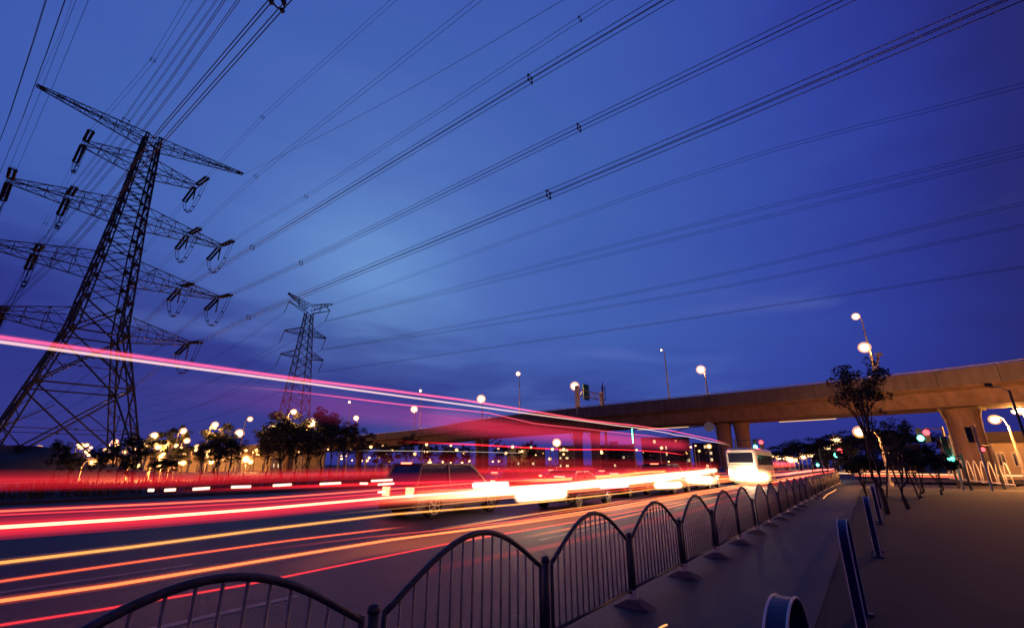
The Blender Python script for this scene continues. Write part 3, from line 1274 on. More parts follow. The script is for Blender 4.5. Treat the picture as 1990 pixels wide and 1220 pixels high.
# ---------------------------------------------------------------- traffic signals
def signal(px, py, D, z_arm, heads, label, side=1, arm=2.5, r=.16):
    p = at_d(px, py, D)
    base = Vector((p.x, p.y, 0)) - RN * arm * side
    root = thing('traffic_signal', base, label, 'traffic light', 'traffic signals at the crossing')
    m = MB()
    m.tube([(0, 0, 0), (0, 0, p.z + .4)], .08, 8)
    m.build('pole', dpole, root)
    m = MB()
    m.tube([Vector((0, 0, p.z + .2)), Vector((0, 0, p.z + .3)) + RN * (arm * side)], .05, 6)
    m.build('arm', dpole, root)
    for (hx, hy, colr) in heads:
        q = at_d(hx, hy, D) - base
        hb = MB()
        hb.box(q + RD * .18 + Vector((0, 0, -.25 if colr == 'r' else .25)), (.36, .3, 1.05), -AZ)
        h_ = hb.build('signal_head', black, root)
        b = MB()
        b.ball(q - RD * .02, r, 12, 8)
        b.build('red_lens' if colr == 'r' else 'green_lens', L_RED if colr == 'r' else L_GRN, root, smooth=True)
        point(q - RD * .6, (1, .05, .05) if colr == 'r' else (.1, 1, .6), 14, root)
    return root


signal(1800, 840, 50, 5, [(1800, 840, 'r'), (1789, 851, 'g')], 'signal with red over green lamp beside the leafy tree', 1, 1.0, .22)
signal(1479, 859, 56, 5, [(1479, 859, 'r'), (1468, 868, 'g')], 'signal with red and green lamps above the bus roof', -1, 2.5, .2)
signal(1630, 878, 70, 4, [(1632, 876, 'r'), (1626, 884, 'g')], 'signal glowing green and red under the row of orange lamps', -1, 2.0, .28)
signal(1589, 904, 90, 3, [(1589, 903, 'g')], 'low green signal at the end of the barrier', -1, .8, .2)
signal(1848, 893, 46, 3, [(1848, 893, 'g')], 'low green signal left of the white hoop fence', 1, .6, .2)
signal(1910, 873, 50, 3, [(1910, 873, 'r'), (1893, 832, 'n')] [:1], 'small red signal between the big pier and the lamp', 1, .5, .14)
# dark signal posts at right
for px, pt_y, D, lb in ((1842, 845, 46, 'slim signal post with dark head left of the big pier'), (1890, 826, 44, 'slim signal post with dark head right of the big pier')):
    p = at_d(px, pt_y, D)
    rt = thing('signal_post', (p.x, p.y, 0), lb, 'signal post', 'unlit signal posts')
    MB().tube([(0, 0, 0), (0, 0, p.z)], .07, 8).build('pole', polem, rt)
    MB().box(Vector((0, 0, p.z - .6)) - RN * -.3, (.32, .3, 1.0), -AZ).build('signal_head', black, rt)
    MB().bar((0, 0, p.z - .3), Vector((0, 0, p.z - .3)) + RN * .4, .05).build('bracket', dpole, rt)
# green LED countdown column
p = at_d(1230, 846, 60)
rt = thing('signal_board', (p.x, p.y, 0), 'vertical green LED signal column left of centre under the viaduct', 'signal board')
MB().tube([(0, 0, 0), (0, 0, p.z + 1.2)], .06, 8).build('pole', dpole, rt)
MB().box((0, 0, p.z), (.34, .2, 2.1), -AZ).build('housing', black, rt)
m = MB()
for k in range(9):
    m.ball(Vector((0, 0, p.z - .85 + k * .2)) - RD * .14, .075, 8, 5)
m.build('green_leds', L_GRN, rt)
# round sign seen from behind on a bent arm
p = at_d(1378, 829, 46)
rt = thing('round_sign', Vector((p.x, p.y, 0)) + RN * 4.2, 'round grey sign disc hung from a bent arm below the viaduct', 'road sign')
lo = -RN * 4.2
m = MB()
m.tube([(0, 0, 0), (0, 0, p.z - 1.4), Vector((0, 0, p.z - .5)) + lo * .15, Vector((0, 0, p.z)) + lo * .5, Vector((0, 0, p.z + .1)) + lo], .05, 6)
m.build('pole', dpole, rt)
m = MB()
m.tube([Vector((0, 0, p.z)) + lo - RD * .1, Vector((0, 0, p.z)) + lo - RD * .06], .42, 20)
m.build('sign_disc', signw, rt)
# dark leaning-looking pole with camera at far right
p = at_d(1961, 758, 26)
rt = thing('camera_pole', (p.x, p.y, 0), 'dark pole with a long arm and camera at the right edge, before the viaduct', 'camera pole')
MB().tube([(0, 0, 0), (0, 0, p.z)], [.06, .04], 8).build('pole', dpole, rt)
e = at_d(1922, 752, 27) - Vector((p.x, p.y, 0))
MB().tube([(0, 0, p.z - .05), Vector((0, 0, p.z - .05)).lerp(e, .5) + Vector((0, 0, .08)), e], .02, 6).build('arm', dpole, rt)
m = MB()
m.box(e + Vector((0, 0, .08)), (.26, .13, .12), .3)
m.box(e + Vector((-.05, 0, .17)), (.32, .17, .02), .3)
m.build('camera_head', black, rt)
# curved grey arm pole left of centre (under viaduct)
p = at_d(985, 838, 60)
rt = thing('mast_arm_pole', at_d(935, 905, 60) * 1.0, 'dark mast with a long curved arm reaching right under the viaduct', 'mast')
rt.location.z = 0
b0 = Vector((rt.location.x, rt.location.y, 0))
MB().tube([(0, 0, 0), (0, 0, 3.4), at_d(955, 858, 60) - b0, at_d(985, 842, 60) - b0, at_d(1060, 832, 60) - b0], [.12, .1, .08, .07, .05], 8).build('mast', dpole, rt)

# ---------------------------------------------------------------- gantry on viaduct
ga, t, nr = deck_at(1126, .3)
gb, _, _ = deck_at(1176, 8.8)
gz = 9.2
gt = at_d(1126, 756, math.hypot(ga.x, ga.y)).z
rt = thing('sign_gantry', (ga.x, ga.y, gz), 'steel gantry with a dark green sign standing on the viaduct', 'sign gantry')
gb2 = Vector((gb.x - ga.x, gb.y - ga.y, 0))
hh = gt - gz
for q in (Vector((0, 0, 0)), gb2):
    m = MB()
    m.box(q + Vector((0, 0, (hh + .6) / 2)), (.55, .55, hh + .6), .4)
    m.build('post', polem, rt)
m = MB()
n = 9
for h0 in (hh - .9, hh + .1):
    m.bar(Vector((0, 0, h0)), gb2 + Vector((0, 0, h0)), .14)
for i in range(n):
    a = gb2 * (i / n)
    b = gb2 * ((i + 1) / n)
    m.bar(a + Vector((0, 0, hh - .9 if i % 2 else hh + .1)), b + Vector((0, 0, hh + .1 if i % 2 else hh - .9)), .08)
m.build('truss', polem, rt)
c_ = gb2 * .42 + Vector((0, 0, hh - .1))
m = MB()
m.box(c_ + Vector((0, 0, 0)) - nr * 0 + Vector((-.35, -.35, 0)), (1.9, .12, 2.6), math.atan2(gb2.y, gb2.x))
m.build('sign_panel', signg, rt)
# antenna mast beyond the gantry
p = at_d(1171, 743, 100)
rt = thing('antenna_mast', (p.x, p.y, 0), 'thin antenna mast rising just behind the sign gantry', 'antenna')
m = MB()
m.tube([(0, 0, 0), (0, 0, p.z)], [.35, .08], 6)
for k, z in enumerate((p.z - 1.2, p.z - 2.2, p.z - 3.4)):
    for a in (0, 2.1, 4.2):
        m.box((math.cos(a) * .4, math.sin(a) * .4, z), (.15, .15, .9))
m.build('mast', steel_far, rt)


# ---------------------------------------------------------------- arched barrier
F0 = Vector((-.28, 4.2, 0))
BD = Vector((math.sin(R(36.8)), math.cos(R(36.8)), 0))
SP = 2.03


def arch(u):
    return .78 + .38 * (math.sin(PI * min(1, max(0, u))) ** 1.05)


def barrier(loc, label, full=True):
    root = thing('barrier_panel', loc, label, 'road barrier', 'arched barrier panels between the lanes', -R(36.8))
    # local y along the barrier; post at y=+SP/2
    y0, y1 = -SP / 2 + .09, SP / 2 - .09
    m = MB()
    n = 28
    m.tube([(0, y0 + (y1 - y0) * i / n, arch(i / n)) for i in range(n + 1)], .023, 8)
    m.build('top_rail', railp, root, smooth=True)
    m = MB()
    m.tube([(0, y0, .2), (0, y1, .2)], .02, 6)
    m.build('bottom_rail', railp, root, smooth=True)
    for y in (y0, y1):
        m = MB()
        m.tube([(0, y, .16), (0, y, .8)], .02, 6)
        m.build('side_rail', railp, root, smooth=True)
    nb = 14
    me = None
    for i in range(nb):
        u = (i + 1) / (nb + 1)
        y = y0 + (y1 - y0) * u
        if True:
            b = MB()
            b.tube([(0, 0, .2), (0, 0, arch(u))], .0095, 6)
            o = b.build('bar', barp, root, smooth=True)
            o.location = (0, y, 0)
    m = MB()
    m.tube([(0, SP / 2, .1), (0, SP / 2, .80)], .036, 12)
    p_ = m.build('post', railp, root, smooth=True)
    m = MB()
    m.tube([(0, SP / 2, .80), (0, SP / 2, .82), (0, SP / 2, .845), (0, SP / 2, .855)], [.042, .043, .035, .01], 12)
    m.build('post_cap', railp, root, smooth=True)
    m = MB()
    m.tube([(0, SP / 2, .075), (0, SP / 2, .19)], .055, 8)
    m.build('collar', capm, root)
    m = MB()
    m.add([(-.25, SP / 2 - .13, 0), (.25, SP / 2 - .13, 0), (.25, SP / 2 + .13, 0), (-.25, SP / 2 + .13, 0),
           (-.07, SP / 2 - .07, .09), (.07, SP / 2 - .07, .09), (.07, SP / 2 + .07, .09), (-.07, SP / 2 + .07, .09)],
          [(3, 2, 1, 0), (4, 5, 6, 7), (0, 1, 5, 4), (1, 2, 6, 5), (2, 3, 7, 6), (3, 0, 4, 7)])
    m.build('foot', footm, root, bevel=.012)
    return root


b0_ = barrier(F0, 'arched railing panel second from the left, its round top nearest the middle bottom')
ck = kids(b0_)
ORD = 'second third fourth fifth sixth seventh eighth ninth tenth eleventh twelfth thirteenth fourteenth fifteenth sixteenth seventeenth eighteenth nineteenth twentieth twenty-first twenty-second twenty-third twenty-fourth twenty-fifth twenty-sixth twenty-seventh'.split()
dup(b0_, F0 - BD * SP, label='nearest arched railing panel, cut by the bottom edge at left', chl=ck)
dup(b0_, F0 - BD * SP * 2, label='arched railing panel beside the viewpoint at the bottom left corner', chl=ck)
for k in range(1, 26):
    j = random.uniform(-.02, .02)
    lb = ('%s arched railing panel counted from the panel at the middle bottom' % ORD[k - 1]) if k <= 8 else ('small far arched railing panel towards the junction, %s from the middle bottom one' % ORD[k - 1])
    dup(b0_, F0 + BD * SP * k + Vector((j, -j, 0)), rz=-R(36.8) + random.uniform(-.012, .012), label=lb, chl=ck)


# ---------------------------------------------------------------- blue strip hoops on the sidewalk edge
def hoop(loc, label, wid=.75, h=1.15, band=.085, rz=-AZ, first=None):
    root = thing('hoop_rail', loc, label, 'hoop rail', 'blue flat hoops along the kerb', rz)
    m = MB()
    n = 22
    r_ = wid / 2
    prof = [(-r_, .0)]
    for i in range(n + 1):
        a = PI - PI * i / n
        prof.append((r_ * math.cos(a), h - r_ * .62 + r_ * .62 * math.sin(a)))
    prof.append((r_, 0))
    th = .006
    k = len(prof)
    vs = []
    for (y, z), (yn, zn) in zip(prof, [(y * (1 - .03), z - .012 if z > .5 else z) for y, z in prof]):
        vs += [(-band / 2, y, z), (band / 2, y, z), (band / 2, yn, zn), (-band / 2, yn, zn)]
    fs = []
    for i in range(k - 1):
        for e_ in range(4):
            e2_ = (e_ + 1) % 4
            fs.append((i * 4 + e_, i * 4 + e2_, (i + 1) * 4 + e2_, (i + 1) * 4 + e_))
    m.add(vs, fs)
    o = m.build('hoop', railblue, root, bevel=.003)
    m = MB()
    for x in (-band / 2, band / 2):
        m.tube([(x, y, z) for y, z in prof], .006, 6)
    m.build('edge_trim', whitem, root)
    m = MB()
    for y in (-r_, r_):
        m.box((0, y, .01), (.18, .12, .02))
    m.build('base_plate', railblue, root)
    return root


hp = [(at_z(1520, 1172, 1.10), 'nearest blue hoop rail, lit red on its crown at the bottom edge'),
      (at_z(1635, 1003, 1.15), 'tall blue hoop rail seen edge-on, second from the camera'),
      (at_z(1681, 961, 1.15), 'blue hoop rail seen edge-on, third from the camera'),
      (at_z(1694, 941, 1.15), 'blue hoop rail fourth from the camera, below the tree'),
      (at_z(1699, 931, 1.15), 'blue hoop rail fifth from the camera, small below the tree'),
      (at_z(1702, 925, 1.15), 'farthest blue hoop rail at the foot of the tree')]
h0 = None
for p, lb in hp:
    loc = (p.x, p.y, .12)
    if h0 is None:
        h0 = hoop(loc, lb, h=1.0)
        hk = kids(h0)
    else:
        dup(h0, loc, label=lb, chl=hk)

# ---------------------------------------------------------------- white wavy hoop fence at right
e0, e1 = at_d(1960, 903, 53), at_d(1838, 903, 59)
e0.z = .12
e1.z = .42
hf = thing('hoop_fence', e0, 'white fence of tall wavy hoops at right before the beige building', 'fence')
nh = 9
dv = (e1 - e0) / nh
for i in range(nh):
    m = MB()
    a = dv * i
    pts_ = []
    for j in range(19):
        t = j / 18
        pts_.append(a + dv * (.06 + .80 * t) + Vector((0, 0, 1.72 * math.sin(PI * min(max(t, 0.0), 1)) ** .55)))
    m.tube(pts_, .045, 6)
    m.build('hoop', whitem, hf, smooth=True)
m = MB()
m.tube([(0, 0, .12), dv * nh + Vector((0, 0, .12))], .05, 6)
m.build('base_rail', whitem, hf)


# ---------------------------------------------------------------- trees
def leaf_cloud(m, centres, nper, size, rnd, squash=.75):
    for (cx, cy, cz, r) in centres:
        for i in range(nper):
            while True:
                x, y, z = (rnd.uniform(-1, 1) for _ in range(3))
                if x * x + y * y + z * z < 1:
                    break
            p = Vector((cx + x * r, cy + y * r, cz + z * r * squash))
            a = Vector((rnd.gauss(0, 1), rnd.gauss(0, 1), rnd.gauss(0, .6))).normalized()
            b = a.cross(Vector((rnd.gauss(0, 1), rnd.gauss(0, 1), rnd.gauss(0, 1)))).normalized()
            s = size * rnd.uniform(.6, 1.3)
            m.add([p - a * s, p + b * s * .4, p + a * s, p - b * s * .4], [(0, 1, 2, 3)])


def make_tree(name, seed, H, spread, nclump, nper, leaf, trunk_r, lmat, label, cat='tree', group=None, loc=(0, 0, 0), trunk_h=.35, narrow=1.0, limbs=7, upright=.6):
    rnd = random.Random(seed)
    root = thing(name, loc, label, cat, group)
    tr = MB()
    br = MB()
    cen = []
    th = H * trunk_h
    bend = [Vector((rnd.uniform(-.05, .05) * H * t, rnd.uniform(-.05, .05) * H * t, th * t)) for t in (0, .35, .7, 1)]
    bend[0] = Vector((0, 0, -.05))
    tr.tube(bend, [trunk_r * 1.3, trunk_r, trunk_r * .85, trunk_r * .75], 8)
    tr.tube([bend[-1], bend[-1] + Vector((rnd.uniform(-.04, .04) * H, rnd.uniform(-.04, .04) * H, H * .3)), Vector((0, 0, H * .93))], [trunk_r * .7, trunk_r * .4, trunk_r * .12], 6)
    tr.build('trunk', bark, root, smooth=True)
    for i in range(limbs):
        a = 2 * PI * i / limbs + rnd.uniform(-.4, .4)
        z0 = th * rnd.uniform(.75, 1.0) + (H - th) * .55 * (i / limbs)
        top = H * rnd.uniform(.62, .97)
        rr = spread * rnd.uniform(.5, 1.0) * narrow
        e_ = Vector((math.cos(a) * rr, math.sin(a) * rr, min(H, max(z0 + .15 * H, top))))
        md = Vector((e_.x * .45, e_.y * .45, z0 + (e_.z - z0) * upright))
        br.tube([Vector((0, 0, z0)), md, e_], [trunk_r * .45, trunk_r * .28, trunk_r * .08], 5)
        for j in range(3):
            q = md.lerp(e_, rnd.uniform(.1, .9))
            f_ = q + Vector((rnd.uniform(-1, 1) * spread * .35, rnd.uniform(-1, 1) * spread * .35, rnd.uniform(.02, .16) * H))
            br.tube([q, f_], [trunk_r * .13, trunk_r * .04], 4)
            cen.append((f_.x, f_.y, f_.z, spread * rnd.uniform(.16, .3)))
        cen.append((e_.x, e_.y, e_.z, spread * rnd.uniform(.2, .34)))
    while len(cen) < nclump:
        a = rnd.uniform(0, 2 * PI)
        rr = spread * math.sqrt(rnd.random()) * .9
        cen.append((math.cos(a) * rr, math.sin(a) * rr, th * 1.05 + (H - th) * rnd.random() ** .8 * (1 - .35 * (rr / spread) ** 2), spread * rnd.uniform(.18, .32)))
    br.build('branch', bark, root)
    lf = MB()
    leaf_cloud(lf, cen, nper, leaf, rnd)
    lf.build('crown', lmat, root)
    return root


# sidewalk tree, airy crown against the viaduct
tp = at_d(1703, 905, 21)
make_tree('sidewalk_tree', 5, 5.15, 1.05, 46, 60, .06, .07, leafd, 'slim airy dark tree on the sidewalk in front of the viaduct', loc=(tp.x, tp.y, .12), trunk_h=.22, limbs=13, upright=.7)
tp = at_d(1745, 905, 24)
make_tree('sidewalk_tree', 9, 3.4, .9, 22, 45, .06, .06, leafd, 'low dark young tree right of the airy sidewalk tree', loc=(tp.x, tp.y, .12), trunk_h=.3, limbs=7)
for px, D, H_, lb in ((1668, 30, 2.2, 'dark bushy shrub left of the sidewalk tree'), (1775, 32, 2.6, 'dark shrub beside the green signal'), (1815, 36, 2.3, 'dark shrub left of the white hoop fence')):
    p = at_d(px, 905, D)
    make_tree('shrub', px, H_, 1.1, 22, 70, .10, .06, leafd, lb, 'shrub', loc=(p.x, p.y, .1), trunk_h=.12)
# tree stakes / slim trunks at the right of the row
for k, (px, D) in enumerate(((1728, 26), (1757, 30))):
    p = at_d(px, 905, D)
    rt = thing('tree_stake', (p.x, p.y, .1), ('pair of propping stakes under the young sidewalk tree', 'pair of propping stakes beside the dark shrub')[k], 'tree stakes')
    m = MB()
    m.tube([(-.5, 0, 0), (0, 0, 1.9)], .035, 6)
    m.tube([(.5, .2, 0), (0, 0, 1.9)], .035, 6)
    m.build('stake', bark, rt)

# row of trees along the far side
protos = []
SPEC = [(11, 6.2, 1.9, .28, leafd), (12, 7.4, 2.1, .33, leafd), (13, 5.6, 2.0, .25, leafm), (14, 8.2, 2.5, .3, leafd)]
cnt = {}
row = [(112, 62, 1, .8), (140, 66, 2, .8), (196, 60, 0, .8), (232, 64, 3, .8), (263, 58, 1, 1.0), (249, 54, 2, .62), (303, 66, 2, .7), (327, 60, 2, .75), (352, 74, 1, .9),
       (392, 64, 1, .95), (425, 62, 1, 1.0), (447, 60, 3, .92), (520, 66, 3, .95), (548, 62, 1, 1.1), (575, 70, 3, 1.0), (598, 74, 1, 1.1), (642, 64, 3, 1.15), (668, 70, 1, 1.15), (700, 76, 3, 1.0),
       (742, 80, 2, 1.1), (790, 78, 1, 1.0), (832, 84, 3, .9), (868, 80, 2, 1.0), (905, 76, 1, .8), (972, 82, 3, .8), (1030, 90, 1, .9), (1198, 100, 3, .8), (1262, 96, 1, .9), (1330, 96, 3, .8)]
TL = ['dark rounded tree in the row below the big pylon', 'dark tall tree in the row left of the small pylon',
      'dark tree at the feet of the small pylon', 'tree in the shade under the far viaduct curve', 'dim tree under the viaduct near the middle']
pr_ = {}
for (px, D, kd, sc) in sorted(row):
    p = at_d(px, 905, D)
    ti = 0 if px < 340 else 1 if px < 500 else 2 if px < 720 else 3 if px < 980 else 4
    cnt[ti] = cnt.get(ti, 0) + 1
    lb = TL[ti] + ', ' + (['first'] + ORD)[cnt[ti] - 1] + ' from the left'
    sc *= .62 if px < 500 else .78
    loc = (p.x, p.y, .1)
    if kd not in pr_:
        s_, H_, sp_, thh, lm = SPEC[kd]
        t_ = make_tree('street_tree', s_, H_, sp_, 52, 80, .14, .12, lm, lb, group='trees beyond the road', loc=loc, trunk_h=thh, limbs=8)
        t_.scale = (sc,) * 3
        pr_[kd] = (t_, kids(t_))
    else:
        dup(pr_[kd][0], loc, rz=random.uniform(0, 6), label=lb, scale=(sc * random.uniform(.9, 1.1), sc * random.uniform(.9, 1.1), sc * random.uniform(.92, 1.08)), chl=pr_[kd][1])
for k, (px, py, h, D_, kd) in enumerate(((300, 846, 9, 0, 2), (356, 837, 10, 0, 1), (418, 825, 10, 0, 2), (532, 832, 10, 0, 1), (571, 800, 11, 0, 2), (605, 822, 10, 0, 1),
                                        (754, 856, 9, 0, 2), (829, 876, 7, 0, 1), (882, 877, 7, 0, 2), (1012, 875, 7, 0, 1), (1180, 858, 8, 0, 2), (640, 800, 10, 0, 1))):
    p = at_z(px, py, h)
    D_ = min(math.hypot(p.x, p.y), 140)
    off_ = random.Random(k).uniform(-1.6, 1.6)
    base_ = Vector((p.x, p.y, 0)).normalized() * (D_ + 1.2) + Vector((p.y, -p.x, 0)).normalized() * off_
    sc = h / SPEC[kd][1] * 1.02
    nm_ = dup(pr_[kd][0], (base_.x, base_.y, 0), rz=k * 1.7, label='tree with leaves lit amber by the lamp in its crown, %s from the left' % (['first'] + ORD)[[0, 1, 2, 3, 4, 5, 7, 8, 9, 10, 11, 6][k]], scale=(sc, sc, sc), chl=pr_[kd][1])
# wooded dark backdrop beyond the junction: separate big trees
for k, (px, D, sc) in enumerate(((1505, 190, 1.35), (1530, 185, 1.6), (1556, 180, 1.8), (1582, 176, 1.85), (1606, 172, 1.75), (1628, 168, 1.9), (1650, 160, 2.0), (1690, 150, 2.0), (1718, 120, 1.6), (1745, 118, 1.7), (1775, 116, 1.55))):
    p = at_d(px, 905, D)
    dup(pr_[3][0], (p.x, p.y, 0), rz=k * 1.3, label='big dark tree of the wood closing the street beyond the junction, %s from the left' % (['first'] + ORD)[k], scale=(sc * 1.3, sc * 1.3, sc * .62), chl=pr_[3][1])
# small trees lit orange along the receding street
for k, (px, D) in enumerate(((1622, 100), (1606, 120), (1592, 140), (1648, 84))):
    p = at_d(px, 905, D)
    dup(pr_[2][0], (p.x, p.y, 0), rz=k * 1.9, label='small street tree beneath the receding lamp row, %s of four' % ('third', 'second', 'farthest', 'nearest')[k], scale=(.8,) * 3, chl=pr_[2][1])


# ---------------------------------------------------------------- buildings
def building(px0, px1, ytop, D, depth, wall, label, rows=2, cols=6, lit=(), roof=True, ang=None, base=0, winh=1.1, wm=None, door=False):
    a = at_d(px0, 903, D)
    b = at_d(px1, 903, D)
    H_ = at_d((px0 + px1) / 2, ytop, D).z
    c_ = (a + b) / 2
    c_.z = 0
    w = (b - a)
    w.z = 0
    L_ = w.length
    rz = math.atan2(w.y, w.x)
    root = thing('building', c_, label, 'building', None, rz)
    MB().box((0, depth / 2, H_ / 2), (L_, depth, H_)).build('wall', wall, root)
    if roof:
        r = MB()
        r.prism([(-L_ / 2 - .4, H_ + .003), (L_ / 2 + .4, H_ + .003), (L_ / 2 - 1, H_ + 1.1), (-L_ / 2 + 1, H_ + 1.1)], -.5, depth + .5)
        r.build('roof', roofm, root)
    else:
        MB().box((0, depth / 2, H_ + .2), (L_ + .3, depth + .3, .4)).build('roof', roofm, root)
    k = 0
    for i in range(rows):
        for j in range(cols):
            x = -L_ / 2 + L_ * (j + .5) / cols
            z = H_ * (i + .55) / rows
            ww = L_ / cols * .5
            f = MB()
            for dx, sx, dz_, sz_ in ((-ww / 2, .1, 0, winh), (ww / 2, .1, 0, winh), (0, ww + .1, winh / 2, .1), (0, ww + .1, -winh / 2, .1), (0, .06, 0, winh)):
                f.box((x + dx, -.04, z + dz_), (sx, .12, sz_ + (.1 if sx == .1 else 0)))
            fo = f.build('window', whitem if wall is beige else black, root)
            g_ = MB()
            g_.box((x, .0, z), (ww - .05, .06, winh - .05))
            g_.build('pane', L_WIN if k in lit else glassd, fo)
            k += 1
    return root


building(1852, 2060, 858, 78, 9, beige, 'low beige building lit orange at the right edge', 1, 7, (), True, winh=1.5)
building(1835, 1850, 868, 92, 9, beige, 'narrow beige house left of the big pier', 1, 2, (), True, winh=1.2)
building(1718, 1795, 868, 105, 10, bdark, 'dim low building behind the red and green signal', 2, 7, (3,), False, winh=.9)
building(1672, 1700, 893, 95, 5, beige, 'small pale kiosk beyond the junction', 1, 3, (1,), False, winh=.9)
building(1250, 1345, 852, 170, 14, bdark, 'dark apartment block behind the red trails left of the bus', 5, 9, (4, 17, 22, 31, 38), False, winh=1.1)
building(1350, 1410, 862, 185, 14, bdark, 'dark block of flats just left of the bus', 4, 6, (2, 9, 15, 20), False, winh=1.1)
building(1085, 1120, 868, 160, 10, bdark, 'dark narrow building with lit windows left of the central pier', 3, 3, (0, 1, 3, 4, 6, 7), False, winh=.8)
building(1165, 1235, 866, 175, 12, bdark, 'dim wide building right of the central pier', 3, 8, (3, 11, 13), False, winh=.9)
building(525, 548, 893, 125, 6, beige, 'small lit kiosk under the trees near the small pylon', 1, 2, (0, 1), False, winh=.9)
building(985, 1060, 872, 190, 12, bdark, 'dim building far under the viaduct left of the middle', 2, 8, (2, 5, 11), False, winh=1.0)


wl = MB()
prev = None
for px_ in range(150, 660, 30):
    a_ = at_d(px_, 903, 152)
    a_.z = 0
    t_ = 1.7 + (903 - (894 - (px_ - 150) * .03)) / 937 * 152
    if prev:
        wl.add([prev[0], a_, a_ + Vector((0, 0, t_)), prev[0] + Vector((0, 0, prev[1])),
                prev[0] + Vector((0, .4, 0)), a_ + Vector((0, .4, 0)), a_ + Vector((0, .4, t_)), prev[0] + Vector((0, .4, prev[1]))],
               [(0, 1, 2, 3), (7, 6, 5, 4), (3, 2, 6, 7)])
    prev = (a_, t_)
tag(wl.build('retaining_wall', beige), 'long low lamplit wall under the viaduct ramp behind the far trees', 'wall')

# ---------------------------------------------------------------- vehicles
def wheel(root, x, y, r=.33, w=.22):
    m = MB()
    m.tube([(x, y - w / 2, r), (x, y + w / 2, r)], r, 20)
    t_ = m.build('wheel', rubber, root)
    sgn = 1 if y > 0 else -1
    m = MB()
    for k in range(5):
        a = 2 * PI * k / 5
        m.bar((x, y + sgn * (w / 2 + .01), r), (x + math.cos(a) * r * .62, y + sgn * (w / 2 + .01), r + math.sin(a) * r * .62), .05)
    m.tube([(x + math.cos(a) * r * .66, y + sgn * (w / 2 + .005), r + math.sin(a) * r * .66) for a in [2 * PI * k / 16 for k in range(17)]], .03, 5)
    m.build('rim', rimm, t_)


def loft(m, secs, n):
    """secs: list of (x, [(y,z)...]) closed loops of n points"""
    o = len(m.v)
    for x, lp in secs:
        m.v += [(x + (pz[2] if len(pz) > 2 else 0), pz[0], pz[1]) for pz in lp]
    for i in range(len(secs) - 1):
        for k in range(n):
            k2 = (k + 1) % n
            m.f.append((o + i * n + k, o + (i + 1) * n + k, o + (i + 1) * n + k2, o + i * n + k2))
    m.f.append(tuple(o + k for k in range(n)))
    m.f.append(tuple(o + (len(secs) - 1) * n + k for k in range(n - 1, -1, -1)))


